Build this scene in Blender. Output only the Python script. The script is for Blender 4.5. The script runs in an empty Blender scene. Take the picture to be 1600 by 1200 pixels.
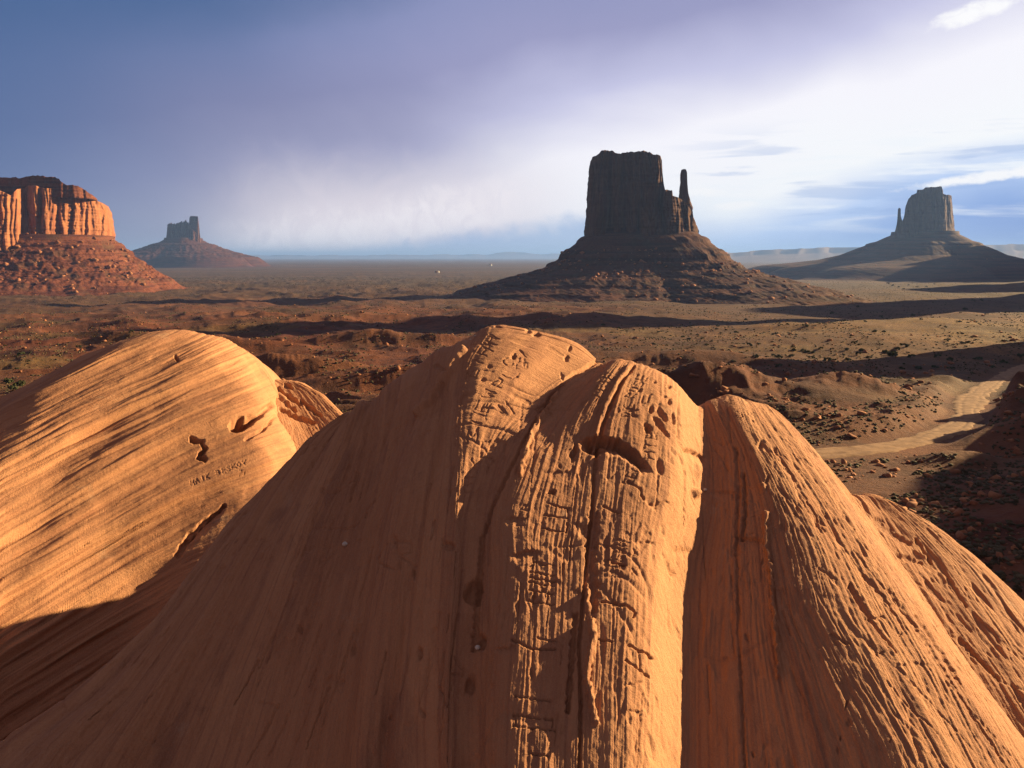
import bpy, math, random
import numpy as np
random.seed(7)
rng = np.random.default_rng(11)
scene = bpy.context.scene
COL = scene.collection
R = math.radians

# ------------------------------------------------------------------ camera
CZ = 90.0                      # eye height above the valley datum
F = 1256.0                     # focal length in photo pixels (1600 wide)
HV = 400.0                     # horizon row
cam_d = bpy.data.cameras.new('camera')
cam = bpy.data.objects.new('camera', cam_d)
COL.objects.link(cam)
cam.location = (0, 0, CZ)
cam.rotation_euler = (R(90), 0, 0)
cam_d.sensor_width = 36.0
cam_d.lens = 36.0 * F / 1600.0
cam_d.shift_y = -(600.0 - HV) / 1600.0
cam_d.clip_start = 0.1
cam_d.clip_end = 250000.0
scene.camera = cam

# ------------------------------------------------------------------ light
SUN_EL, SUN_PHI = 16.0, 27.0   # elevation; azimuth ahead of +X (right)
EXPO = 1.62
sun_d = bpy.data.lights.new('sun', 'SUN')
sun_d.energy = 5.0
sun_d.angle = R(0.5)
sun_d.color = (1.0, 0.73, 0.38)
sun = bpy.data.objects.new('sun', sun_d)
COL.objects.link(sun)
S = np.array([math.cos(R(SUN_EL)) * math.cos(R(SUN_PHI)), math.cos(R(SUN_EL)) * math.sin(R(SUN_PHI)), math.sin(R(SUN_EL))])
sun.location = (80, 30, CZ + 60)
from mathutils import Vector
sun.rotation_euler = Vector(S).to_track_quat('Z', 'Y').to_euler()

scene.view_settings.view_transform = 'Standard'
scene.view_settings.look = 'None'
scene.view_settings.gamma = 1.0
scene.view_settings.exposure = EXPO
scene.cycles.max_bounces = 5
scene.cycles.diffuse_bounces = 3
scene.cycles.volume_bounces = 0
scene.cycles.use_denoising = True
scene.cycles.use_adaptive_sampling = False
scene.cycles.denoising_prefilter = 'NONE'


def lin(r, g, b):
    def c(x):
        x /= 255.0
        return x / 12.92 if x <= 0.04045 else ((x + 0.055) / 1.055) ** 2.4
    return (c(r), c(g), c(b))


class NT:
    """small helper for node graphs"""
    def __init__(s, tree):
        s.t = tree

    def n(s, kind, **kw):
        nd = s.t.nodes.new(kind)
        for k, v in kw.items():
            setattr(nd, k, v)
        return nd

    def link(s, a, b):
        s.t.links.new(a, b)

    def put(s, sock, v):
        if isinstance(v, bpy.types.NodeSocket):
            s.t.links.new(v, sock)
        else:
            sock.default_value = v

    def m(s, op, a, b=0.0, c=0.0, clamp=False):
        nd = s.n('ShaderNodeMath', operation=op)
        nd.use_clamp = clamp
        s.put(nd.inputs[0], a); s.put(nd.inputs[1], b); s.put(nd.inputs[2], c)
        return nd.outputs[0]

    def ss(s, x, lo, hi, o0=0.0, o1=1.0):
        nd = s.n('ShaderNodeMapRange', interpolation_type='SMOOTHSTEP')
        s.put(nd.inputs[0], x); s.put(nd.inputs[1], lo); s.put(nd.inputs[2], hi)
        s.put(nd.inputs[3], o0); s.put(nd.inputs[4], o1)
        return nd.outputs[0]

    def mix(s, f, a, b, mode='MIX'):
        nd = s.n('ShaderNodeMix', data_type='RGBA', blend_type=mode)
        s.put(nd.inputs[0], f)
        for i, v in ((6, a), (7, b)):
            if isinstance(v, tuple):
                v = (v[0], v[1], v[2], 1.0)
            s.put(nd.inputs[i], v)
        return nd.outputs[2]

    def ramp(s, f, stops, interp='EASE'):
        nd = s.n('ShaderNodeValToRGB')
        cr = nd.color_ramp
        cr.interpolation = interp
        while len(cr.elements) < len(stops):
            cr.elements.new(0.5)
        for e, (p, c) in zip(cr.elements, stops):
            e.position = p
            e.color = (c[0], c[1], c[2], 1.0)
        s.put(nd.inputs[0], f)
        return nd.outputs[0]

    def noise(s, vec, scale, detail=4.0, rough=0.55, dist=0.0):
        nd = s.n('ShaderNodeTexNoise')
        s.put(nd.inputs['Vector'], vec)
        nd.inputs['Scale'].default_value = scale
        nd.inputs['Detail'].default_value = detail
        nd.inputs['Roughness'].default_value = rough
        nd.inputs['Distortion'].default_value = dist
        return nd.outputs[0]

    def xyz(s, x, y, z):
        nd = s.n('ShaderNodeCombineXYZ')
        s.put(nd.inputs[0], x); s.put(nd.inputs[1], y); s.put(nd.inputs[2], z)
        return nd.outputs[0]

    def sc(s, vec, x, y, z):
        nd = s.n('ShaderNodeVectorMath', operation='MULTIPLY')
        s.put(nd.inputs[0], vec)
        nd.inputs[1].default_value = (x, y, z)
        return nd.outputs[0]


# ------------------------------------------------------------------ sky (world)
def build_world():
    w = bpy.data.worlds.new('World')
    scene.world = w
    w.use_nodes = True
    t = NT(w.node_tree)
    w.node_tree.nodes.clear()
    out = t.n('ShaderNodeOutputWorld')
    bg = t.n('ShaderNodeBackground')
    t.link(bg.outputs[0], out.inputs[0])
    sky = t.n('ShaderNodeTexSky', sky_type='NISHITA')
    sky.sun_disc = False
    sky.sun_elevation = R(SUN_EL)
    sky.sun_rotation = R(90.0 - SUN_PHI)
    sky.altitude = 1600
    tc = t.n('ShaderNodeTexCoord')
    d = tc.outputs['Generated']
    sp = t.n('ShaderNodeSeparateXYZ')
    t.link(d, sp.inputs[0])
    x, y, z = sp.outputs
    az = t.m('MULTIPLY', t.m('ARCTAN2', x, y), 57.29578)
    el = t.m('MULTIPLY', t.m('ARCSINE', z), 57.29578)
    p = t.xyz(az, el, 0.0)
    big = t.noise(t.sc(p, 1, 1.6, 1), 0.055, 4, 0.5, 0.4)
    tt = t.m('ADD', t.m('MULTIPLY', t.m('ADD', az, 6.8), 0.2208), t.m('MULTIPLY', t.m('SUBTRACT', el, 1.36), -0.975))
    tt = t.m('ADD', tt, t.m('MULTIPLY', t.m('SUBTRACT', big, 0.5), 7.0))
    f = t.m('DIVIDE', t.m('ADD', tt, 22.0), 36.0, clamp=True)
    def st(v, c):
        return ((v + 22.0) / 36.0, lin(*c))
    base = t.ramp(f, [st(-20, (84, 108, 152)), st(-15, (142, 148, 190)), st(-11, (156, 157, 196)), st(-7.0, (200, 200, 230)),
                      st(-3.0, (250, 248, 255)), st(2.2, (252, 253, 255)), st(4.6, (190, 211, 247)), st(7.2, (138, 168, 224)),
                      st(11.0, (124, 152, 214))], 'LINEAR')
    # storm bank on the left
    left = t.ss(t.m('ADD', az, t.m('MULTIPLY', t.m('SUBTRACT', big, 0.5), 8.0)), -2.0, -33.0)
    base = t.mix(t.m('MULTIPLY', left, 0.82), base, lin(70, 100, 148))
    mauve = t.m('MULTIPLY', t.ss(az, -34.0, -16.0), t.ss(az, 6.0, -10.0))
    mauve = t.m('MULTIPLY', mauve, t.ss(el, 15.5, 8.0))
    base = t.mix(t.m('MULTIPLY', mauve, 0.5), base, lin(128, 127, 163))
    # pale rain veil sinking to the horizon in the centre left
    n2 = t.noise(t.sc(p, 0.30, 0.26, 1), 1.0, 5, 0.62, 0.9)
    vc = t.m('MULTIPLY', t.ss(az, -24.0, -13.0), t.ss(az, 9.0, -5.0))
    veil = t.m('MULTIPLY', vc, t.ss(t.m('ADD', el, t.m('MULTIPLY', n2, 3.0)), 10.0, 2.6))
    base = t.mix(t.m('MULTIPLY', veil, 0.85), base, lin(242, 230, 236))
    # blue gap under the veil
    gap_top = t.m('ADD', t.m('MULTIPLY', t.m('ADD', az, 14.0), 0.155), t.m('MULTIPLY', t.m('SUBTRACT', n2, 0.5), 2.6))
    gap = t.m('MULTIPLY', t.ss(t.m('SUBTRACT', gap_top, el), -0.7, 1.1), t.m('MULTIPLY', t.ss(az, -16.0, -9.0), t.ss(az, 16.0, 6.0)))
    base = t.mix(t.m('MULTIPLY', gap, 0.7), base, t.mix(t.ss(az, 2.0, 12.0), lin(140, 176, 222), lin(146, 176, 228)))
    n5 = t.noise(t.sc(p, 0.8, 0.5, 1), 1.0, 6, 0.65, 0.8)
    bot = t.m('ADD', t.m('MULTIPLY', t.m('ADD', az, 13.0), 0.17), t.m('MULTIPLY', t.m('SUBTRACT', n5, 0.5), 2.4))
    top = t.m('ADD', t.m('MULTIPLY', t.m('ADD', az, 24.0), 0.19), t.m('MULTIPLY', t.m('SUBTRACT', n2, 0.5), 4.0))
    cur = t.m('MULTIPLY', t.ss(t.m('SUBTRACT', el, bot), -0.25, 0.5), t.ss(t.m('SUBTRACT', top, el), -2.2, 0.8))
    cur = t.m('MULTIPLY', cur, t.m('MULTIPLY', t.ss(az, -22.0, -16.0), t.ss(az, 5.0, -3.0)))
    cur = t.m('MULTIPLY', cur, t.m('MULTIPLY_ADD', t.ss(n5, 0.36, 0.62), 0.6, 0.35))
    base = t.mix(cur, base, lin(250, 242, 246))
    # thin streaks on the right
    n3 = t.noise(t.sc(p, 0.10, 0.85, 1), 1.0, 5, 0.55, 0.3)
    stz = t.m('MULTIPLY', t.ss(az, 9.0, 17.0), t.m('MULTIPLY', t.ss(el, 1.0, 3.2), t.ss(el, 9.5, 6.0)))
    base = t.mix(t.m('MULTIPLY', t.m('MULTIPLY', t.ss(n3, 0.50, 0.66), stz), 0.9), base, lin(246, 250, 255))
    base = t.mix(t.m('MULTIPLY', t.m('MULTIPLY', t.ss(n3, 0.47, 0.36), stz), 0.45), base, lin(150, 178, 226))
    # small bright clouds: one at the upper right, two beside the big butte
    n4 = t.noise(t.sc(p, 1.0, 1.7, 1), 0.9, 5, 0.6, 0.2)
    def puff(a0, e0, ra, re, tilt=0.0):
        da = t.m('SUBTRACT', az, a0)
        de = t.m('SUBTRACT', t.m('SUBTRACT', el, e0), t.m('MULTIPLY', da, tilt))
        q = t.m('ADD', t.m('POWER', t.m('DIVIDE', da, ra), 2.0), t.m('POWER', t.m('DIVIDE', de, re), 2.0))
        q = t.m('ADD', q, t.m('MULTIPLY', t.m('SUBTRACT', n4, 0.5), 3.0))
        return t.ss(q, 1.7, 0.1)
    for a0, e0, ra, re, ti in ((29.9, 14.7, 2.2, 0.55, 0.2), (13.3, 4.4, 1.5, 0.28, -0.02), (15.6, 3.5, 1.3, 0.28, 0.06),
                               (31.0, 4.9, 4.5, 0.33, 0.12)):
        base = t.mix(puff(a0, e0, ra, re, ti), base, lin(255, 254, 255))
    # clouds thin out overhead and behind the viewer, open sky there
    front = t.m('MULTIPLY', t.ss(t.m('ABSOLUTE', az), 62.0, 40.0), t.ss(el, 34.0, 19.0))
    k = 1.0 / 2 ** EXPO
    cl = t.mix(1.0, base, (k, k, k), 'MULTIPLY')
    nk = 0.06
    open_sky = t.mix(1.0, sky.outputs[0], (nk, nk, nk), 'MULTIPLY')
    # dim cover added over the unseen sky overhead and behind to lower ambient light
    dim = t.noise(d, 1.3, 4, 0.6)
    open_sky = t.mix(t.ss(dim, 0.85, 0.62), open_sky, (0.066, 0.052, 0.064))
    t.link(t.mix(front, open_sky, cl), bg.inputs[0])
    bg.inputs[1].default_value = 1.0


build_world()

# ------------------------------------------------------------------ numpy noise
U32 = np.uint32


def _hash(ix, iy, iz, seed):
    with np.errstate(over='ignore'):
        h = (ix.astype(np.int64) & 0xFFFFFFFF).astype(U32) * U32(374761393)
        h = h + (iy.astype(np.int64) & 0xFFFFFFFF).astype(U32) * U32(668265263)
        if iz is not None:
            h = h + (iz.astype(np.int64) & 0xFFFFFFFF).astype(U32) * U32(2147483647 - 1234567)
        h = h + U32((seed * 2654435761) & 0xFFFFFFFF)
        h = (h ^ (h >> U32(13))) * U32(1274126177)
        h = (h ^ (h >> U32(16))) * U32(2246822519)
        h = h ^ (h >> U32(15))
    return h


def gn2(x, y, seed=0):
    """2-D gradient noise, about -1..1"""
    x, y = np.broadcast_arrays(np.asarray(x, float), np.asarray(y, float))
    ix, iy = np.floor(x), np.floor(y)
    fx, fy = x - ix, y - iy
    ux = fx * fx * fx * (fx * (fx * 6 - 15) + 10)
    uy = fy * fy * fy * (fy * (fy * 6 - 15) + 10)

    def g(ox, oy):
        h = _hash(ix + ox, iy + oy, None, seed)
        a = (h & U32(1023)).astype(np.int64)
        return _COS[a] * (fx - ox) + _SIN[a] * (fy - oy)
    a = g(0, 0); b = g(1, 0); c = g(0, 1); d = g(1, 1)
    return 1.5 * ((a + (b - a) * ux) * (1 - uy) + (c + (d - c) * ux) * uy)


_A = np.arange(1024) * (2 * np.pi / 1024)
_COS, _SIN = np.cos(_A), np.sin(_A)


def fbm(x, y, oct=4, seed=0, gain=0.5, lac=2.03):
    s, a, n = 0.0, 1.0, 0.0
    for i in range(oct):
        s = s + a * gn2(x, y, seed + i * 17)
        n += a
        a *= gain; x = x * lac + 3.7; y = y * lac - 1.3
    return s / n


def ridged(x, y, oct=4, seed=0, gain=0.5):
    s, a, n = 0.0, 1.0, 0.0
    for i in range(oct):
        s = s + a * (1 - 2 * np.abs(gn2(x, y, seed + i * 17)))
        n += a
        a *= gain; x = x * 2.07 + 5.1; y = y * 2.07 + 2.3
    return s / n


def sstep(x, lo, hi):
    t = np.clip((x - lo) / (hi - lo), 0, 1)
    return t * t * (3 - 2 * t)


def pchip_rows(xk, zk, xq):
    """for each row j: shape-preserving cubic through (xk[j], zk[j]) evaluated at xq[j]. xk ascending."""
    h = np.diff(xk, axis=1)
    dl = np.diff(zk, axis=1) / h
    m = np.zeros_like(zk)
    w1 = 2 * h[:, 1:] + h[:, :-1]; w2 = h[:, 1:] + 2 * h[:, :-1]
    same = dl[:, :-1] * dl[:, 1:] > 0
    with np.errstate(divide='ignore', invalid='ignore'):
        hm = (w1 + w2) / (w1 / dl[:, :-1] + w2 / dl[:, 1:])
    m[:, 1:-1] = np.where(same, hm, 0)
    m[:, 0] = dl[:, 0]; m[:, -1] = dl[:, -1]
    out = np.empty_like(xq); qq = np.empty_like(xq)
    for j in range(xq.shape[0]):
        i = np.clip(np.searchsorted(xk[j], xq[j]) - 1, 0, xk.shape[1] - 2)
        hh = h[j, i]; tt = (xq[j] - xk[j, i]) / hh
        z0, z1, m0, m1 = zk[j, i], zk[j, i + 1], m[j, i] * hh, m[j, i + 1] * hh
        t2 = tt * tt; t3 = t2 * tt
        v = z0 * (2 * t3 - 3 * t2 + 1) + m0 * (t3 - 2 * t2 + tt) + z1 * (3 * t2 - 2 * t3) + m1 * (t3 - t2)
        lo = tt < 0; hi = tt > 1
        v = np.where(lo, z0 + m0 * tt, v); v = np.where(hi, z1 + m1 * (tt - 1), v)
        out[j] = v; qq[j] = i + tt
    return out, qq


# ------------------------------------------------------------------ mesh helpers
def raw_mesh(name, V, faces, mat, parent=None, smooth=True, mat_index=None, attrs=None):
    """faces: (n,4) or (n,3) int array"""
    me = bpy.data.meshes.new(name)
    V = np.ascontiguousarray(V, dtype=np.float32)
    k = faces.shape[1]
    me.vertices.add(len(V)); me.vertices.foreach_set('co', V.ravel())
    me.loops.add(faces.size); me.loops.foreach_set('vertex_index', np.ascontiguousarray(faces, dtype=np.int32).ravel())
    me.polygons.add(len(faces)); me.polygons.foreach_set('loop_start', np.arange(len(faces), dtype=np.int32) * k)
    if smooth:
        me.polygons.foreach_set('use_smooth', np.ones(len(faces), dtype=bool))
    for m in (mat if isinstance(mat, (list, tuple)) else [mat]):
        me.materials.append(m)
    if mat_index is not None:
        me.polygons.foreach_set('material_index', np.ascontiguousarray(mat_index, dtype=np.int32))
    for an, av in (attrs or {}).items():
        at = me.attributes.new(an, 'FLOAT', 'POINT')
        at.data.foreach_set('value', np.ascontiguousarray(av, dtype=np.float32).ravel())
    me.update(calc_edges=True)
    me.validate()
    o = bpy.data.objects.new(name, me)
    COL.objects.link(o)
    if parent is not None:
        o.parent = parent
    return o


def grid_faces(nr, nc, wrap=False, off=0):
    r = np.arange(nr - 1)[:, None]
    c = np.arange(nc if wrap else nc - 1)[None, :]
    c2 = (c + 1) % nc
    return (np.stack([r * nc + c, r * nc + c2, (r + 1) * nc + c2, (r + 1) * nc + c], -1).reshape(-1, 4) + off)


def grid_obj(name, P, mat, parent=None, wrap=False, flip=False, attrs=None):
    nr, nc = P.shape[:2]
    f = grid_faces(nr, nc, wrap)
    if flip:
        f = f[:, ::-1]
    return raw_mesh(name, P.reshape(-1, 3), f, mat, parent, attrs=attrs)


def tag(o, label=None, cat=None, group=None, kind=None):
    if label: o['label'] = label
    if cat: o['category'] = cat
    if group: o['group'] = group
    if kind: o['kind'] = kind
    return o


def empty(name, loc):
    o = bpy.data.objects.new(name, None)
    COL.objects.link(o)
    o.location = loc
    return o


# ------------------------------------------------------------------ materials
def new_mat(name, rough=0.9):
    m = bpy.data.materials.new(name)
    m.use_nodes = True
    t = NT(m.node_tree)
    b = m.node_tree.nodes['Principled BSDF']
    b.inputs['Roughness'].default_value = rough
    b.inputs['Specular IOR Level'].default_value = 0.15
    return m, t, b


def pos(t):
    return t.n('ShaderNodeNewGeometry').outputs['Position']


def attr(t, name):
    return t.n('ShaderNodeAttribute', attribute_name=name).outputs['Fac']


def bump(t, b, h, dist, strength=1.0):
    nd = t.n('ShaderNodeBump')
    nd.inputs['Distance'].default_value = dist
    nd.inputs['Strength'].default_value = strength
    t.link(h, nd.inputs['Height'])
    t.link(nd.outputs[0], b.inputs['Normal'])


def slickrock_material():
    m, t, b = new_mat('slickrock')
    p = pos(t)
    q = attr(t, 'bed')            # bedding coordinate in metres
    n1 = t.noise(p, 1.1, 5, 0.6)
    band = t.noise(t.xyz(t.m('MULTIPLY', q, 7.0), t.m('MULTIPLY', n1, 1.2), 0.0), 1.0, 5, 0.65)
    fine = t.noise(p, 55.0, 4, 0.65)
    c = t.mix(t.ss(band, 0.33, 0.68), (0.37, 0.170, 0.088), (0.47, 0.236, 0.120))
    c = t.mix(t.m('MULTIPLY', t.ss(n1, 0.45, 0.75), 0.35), c, (0.34, 0.135, 0.068))
    c = t.mix(t.m('MULTIPLY', t.ss(fine, 0.3, 0.7), 0.22), c, (0.27, 0.115, 0.064))
    stain = t.noise(t.xyz(t.m('MULTIPLY', q, 3.2), t.m('MULTIPLY', t.noise(p, 0.8, 3), 2.0), 4.0), 1.0, 6, 0.7)
    c = t.mix(t.m('MULTIPLY', t.ss(stain, 0.50, 0.66), 0.62), c, (0.20, 0.088, 0.058))
    thin = t.noise(t.xyz(t.m('MULTIPLY', q, 26.0), t.m('MULTIPLY', n1, 1.5), 9.0), 1.0, 3, 0.6)
    c = t.mix(t.m('MULTIPLY', t.ss(thin, 0.53, 0.68), 0.55), c, (0.22, 0.092, 0.058))
    pale = t.noise(p, 2.3, 6, 0.7, 0.5)
    c = t.mix(t.m('MULTIPLY', t.ss(pale, 0.60, 0.74), 0.5), c, (0.42, 0.29, 0.20))
    dark = t.noise(t.sc(p, 1.0, 0.5, 0.6), 5.5, 6, 0.75, 0.4)
    c = t.mix(t.m('MULTIPLY', t.ss(dark, 0.60, 0.72), 0.5), c, (0.17, 0.075, 0.05))
    sand = t.noise(p, 240.0, 3, 0.7)
    c = t.mix(t.m('MULTIPLY', t.ss(sand, 0.40, 0.62), 0.30), c, (0.50, 0.29, 0.16))
    t.link(c, b.inputs['Base Color'])
    grain = t.noise(p, 160.0, 5, 0.7)
    fl = t.noise(t.xyz(t.m('MULTIPLY', q, 90.0), t.noise(p, 3.0, 2), 0.0), 1.0, 3, 0.6)
    h = t.m('ADD', t.m('MULTIPLY', grain, 0.4), t.m('MULTIPLY', fl, 0.5))
    h = t.m('ADD', h, t.m('MULTIPLY', t.noise(p, 38.0, 5, 0.7), 0.9))
    bump(t, b, h, 0.010, 1.0)
    return m


def cliff_material(name, tint=1.0):
    m, t, b = new_mat(name)
    p = pos(t)
    streak = t.noise(t.sc(p, 1, 1, 0.07), 0.10, 6, 0.65, 0.6)
    strata = t.noise(t.sc(p, 0.05, 0.05, 1.0), 0.11, 5, 0.65)
    c = t.mix(t.ss(streak, 0.36, 0.64), (0.21, 0.082, 0.042), (0.33, 0.16, 0.075))
    c = t.mix(t.m('MULTIPLY', t.ss(strata, 0.45, 0.7), 0.5), c, (0.17, 0.062, 0.034))
    varn = t.noise(t.sc(p, 1, 1, 0.12), 0.05, 5, 0.7)
    c = t.mix(t.m('MULTIPLY', t.ss(varn, 0.56, 0.70), 0.5), c, (0.07, 0.034, 0.026))
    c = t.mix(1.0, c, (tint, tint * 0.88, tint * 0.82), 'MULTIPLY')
    t.link(c, b.inputs['Base Color'])
    bump(t, b, t.noise(p, 0.5, 5, 0.7), 1.2, 0.7)
    return m


def talus_material(name='talus', k=1.0):
    m, t, b = new_mat(name)
    p = pos(t)
    n1 = t.noise(p, 0.03, 5, 0.6)
    n2 = t.noise(p, 0.35, 5, 0.7)
    strata = t.noise(t.sc(p, 0.04, 0.04, 1.0), 0.16, 4, 0.6)
    c = t.mix(t.ss(n2, 0.35, 0.65), (0.13, 0.042, 0.026), (0.215, 0.082, 0.043))
    c = t.mix(t.m('MULTIPLY', t.ss(strata, 0.47, 0.57), 0.75), c, (0.07, 0.022, 0.016))
    c = t.mix(t.m('MULTIPLY', t.ss(n1, 0.5, 0.66), 0.55), c, (0.11, 0.072, 0.04))
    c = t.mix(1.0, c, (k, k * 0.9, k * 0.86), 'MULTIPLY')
    t.link(c, b.inputs['Base Color'])
    bump(t, b, n2, 1.0, 0.8)
    return m


def ground_material():
    m, t, b = new_mat('desert_ground')
    p = pos(t)
    veg = attr(t, 'veg'); gold = attr(t, 'gold')
    n1 = t.noise(p, 0.012, 6, 0.65)
    n2 = t.noise(p, 0.12, 6, 0.7)
    n3 = t.noise(p, 0.9, 5, 0.7)
    soil = t.mix(t.ss(n2, 0.35, 0.65), (0.085, 0.026, 0.015), (0.165, 0.054, 0.025))
    soil = t.mix(t.m('MULTIPLY', t.ss(n1, 0.42, 0.62), 0.5), soil, (0.18, 0.080, 0.038))
    soil = t.mix(t.m('MULTIPLY', t.ss(n3, 0.52, 0.7), 0.4), soil, (0.07, 0.024, 0.016))
    grass = t.mix(t.ss(n3, 0.4, 0.62), (0.33, 0.195, 0.060), (0.085, 0.060, 0.028))
    sage = t.mix(t.ss(n2, 0.35, 0.65), (0.033, 0.031, 0.017), (0.088, 0.067, 0.032))
    speck = t.ss(t.m('ADD', t.m('MULTIPLY', n3, 0.5), t.m('MULTIPLY', n2, 0.5)), 0.40, 0.60)
    c = t.mix(t.m('MULTIPLY', gold, t.m('MULTIPLY_ADD', speck, 0.6, 0.4)), soil, grass)
    c = t.mix(t.m('MULTIPLY', veg, t.m('MULTIPLY_ADD', speck, 0.5, 0.5)), c, sage)
    patch = t.noise(t.sc(p, 1.0, 0.7, 1.0), 0.035, 6, 0.7)
    c = t.mix(t.m('MULTIPLY', t.ss(patch, 0.46, 0.62), 0.55), c, (0.050, 0.026, 0.017))
    c = t.mix(1.0, c, (0.88, 0.88, 0.88), 'MULTIPLY')
    t.link(c, b.inputs['Base Color'])
    bump(t, b, t.m('ADD', n3, t.m('MULTIPLY', t.noise(p, 4.0, 4, 0.7), 0.3)), 0.5, 0.8)
    return m


def simple_material(name, c1, c2, scale, rough=0.9, bmp=0.0):
    m, t, b = new_mat(name, rough)
    p = pos(t)
    n = t.noise(p, scale, 5, 0.65)
    t.link(t.mix(t.ss(n, 0.35, 0.65), c1, c2), b.inputs['Base Color'])
    if bmp:
        bump(t, b, n, bmp, 0.8)
    return m


M_SLICK = slickrock_material()
M_CLIFF = cliff_material('cliff')
M_CLIFF_SHADED = cliff_material('shaded_cliff', 0.34)  # copy of cliff with the backlit buttes' shade put into its colour
M_TALUS = talus_material('talus', 0.78)
M_TALUS_SHADED = talus_material('shaded_talus', 0.42)  # talus copy, shade of the slopes turned from the sun put into its colour
M_GROUND = ground_material()
M_ROAD = simple_material('dirt_track', (0.17, 0.095, 0.052), (0.28, 0.17, 0.095), 0.5, 0.95, 0.15)
M_RUBBLE = simple_material('rubble', (0.19, 0.07, 0.036), (0.32, 0.15, 0.075), 0.4, 0.9, 0.1)
M_LEAF = simple_material('shrub_leaf', (0.035, 0.045, 0.018), (0.075, 0.08, 0.035), 1.5)
M_SAGE = simple_material('sage_leaf', (0.045, 0.042, 0.024), (0.10, 0.080, 0.045), 0.6)
M_STEM = simple_material('shrub_stem', (0.06, 0.04, 0.025), (0.11, 0.075, 0.05), 8.0)
M_PEBBLE = simple_material('pale_stone', (0.50, 0.44, 0.36), (0.62, 0.56, 0.48), 30.0)
M_HILL = simple_material('far_hills', (0.09, 0.055, 0.04), (0.13, 0.08, 0.055), 0.002)
M_WHITE = simple_material('pale_wall', (0.46, 0.43, 0.39), (0.54, 0.50, 0.46), 0.6)
M_BROWN = simple_material('brown_wall', (0.16, 0.08, 0.05), (0.22, 0.12, 0.07), 0.6)
M_ROOF = simple_material('roof_sheet', (0.12, 0.07, 0.06), (0.17, 0.10, 0.08), 0.8)

# ------------------------------------------------------------------ ground height
_PY = np.array([0, 30, 60, 100, 170, 300, 500, 800, 1200, 1530, 2000, 2600, 3500, 5000, 8000, 15000, 30000, 60000, 120000.0])
_PZ = np.array([-24, -24, -24, -27, -30.5, -37, -45, -58, -72, -78, -81, -86, -93, -86, -85, -95, -108, -130, -175.0])
_LY = np.log(_PY + 20.0)


def base_ground(X, Y):
    r = np.hypot(X, Y)
    return np.interp(np.log(r + 20.0), _LY, _PZ)


def px_plane(u, v, z):
    """photo pixel on the level z (relative to the eye) -> X, Y"""
    Y = F * (-z) / (v - HV)
    return (u - 800.0) / F * Y, Y


ROAD_PX = [(1680, 556), (1600, 572), (1568, 588), (1540, 604), (1517, 622), (1512, 640), (1515, 652), (1485, 672), (1440, 686),
           (1385, 697), (1330, 705), (1270, 708), (1200, 712), (1100, 722)]


def _road_line():
    pts = []
    for u, v in ROAD_PX:
        X, Y = px_plane(u, v, -30.0)
        for _ in range(30):
            z = float(base_ground(np.array(X), np.array(Y)))
            X, Y = px_plane(u, v, z)
        pts.append((X, Y))
    pts = np.array(pts)
    s = np.concatenate([[0], np.cumsum(np.hypot(*np.diff(pts, axis=0).T))])
    q = np.linspace(0, s[-1], 420)
    out = np.stack([np.interp(q, s, pts[:, 0]), np.interp(q, s, pts[:, 1])], 1)
    for _ in range(200):
        out[1:-1] = 0.25 * out[:-2] + 0.5 * out[1:-1] + 0.25 * out[2:]
    return out


ROAD = _road_line()


def road_dist(X, Y):
    sh = X.shape
    x = X.ravel(); y = Y.ravel()
    d = np.full(x.shape, 1e9)
    near = (y > 20) & (y < 420) & (np.abs(x) < 400)
    idx = np.nonzero(near)[0]
    if len(idx):
        dd = np.full(len(idx), 1e9)
        xs, ys = x[idx], y[idx]
        for a in ROAD[::5]:
            dd = np.minimum(dd, (xs - a[0]) ** 2 + (ys - a[1]) ** 2)
        d[idx] = np.sqrt(dd)
    return d.reshape(sh)


def bumpg(X, Y, cx, cy, rx, ry, rot=0.0, p=1.0):
    c, s = math.cos(rot), math.sin(rot)
    a = ((X - cx) * c + (Y - cy) * s) / rx
    b = (-(X - cx) * s + (Y - cy) * c) / ry
    return np.exp(-(a * a + b * b) ** p)


def terrace(z, step, k):
    t = z / step
    fl = np.floor(t); fr = t - fl
    return step * (fl + np.where(fr < k, fr * 0.25 / k, 0.25 + (fr - k) * 0.75 / (1 - k)))


MOUNDS = [  # cx, cy, rx, ry, rot, height : hummocks seen in the middle ground
    (61, 111, 6, 4, 0.0, 1.6), (50, 170, 24, 9, -0.25, 2.6), (74, 176, 14, 7, -0.3, 4.0), (36, 170, 20, 9, 0.1, 4.0),
    (98, 160, 13, 8, 0.2, 5.5), (92, 140, 12, 6, 0.1, 4.5), (108, 128, 20, 10, 0.0, 9.0), (125, 104, 34, 24, 0.2, 27.0), (110, 70, 44, 26, 0.0, 26.0),
    (-60, 210, 26, 9, 0.05, 5.0), (-25, 190, 22, 9, 0.1, 4.5), (-110, 300, 30, 9, 0.0, 5.0), (-150, 330, 34, 10, 0.05, 5.0),
    (-60, 330, 44, 10, 0.02, 5.0), (10, 260, 26, 9, 0.1, 4.0), (60, 260, 30, 12, 0.0, 4.0),
    (205, 390, 95, 70, 0.3, 5.5), (260, 460, 120, 60, 0.1, 5.5), (345, 560, 90, 70, 0.1, 11.0), (120, 330, 60, 26, 0.3, 4.0),
]


# unseen rises added beyond the right edge to throw shadow bands over the valley
SHADOW_CASTERS = [(1340, 1350, 110, 390, 360.0), (770, 872, 55, 75, 345.0), (2100, 2400, 170, 300, 380.0), (2540, 3440, 62, 400, 408.0), (285, 335, 24, 34, 80.0), (200, 152, 30, 36, 56.0)]


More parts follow.
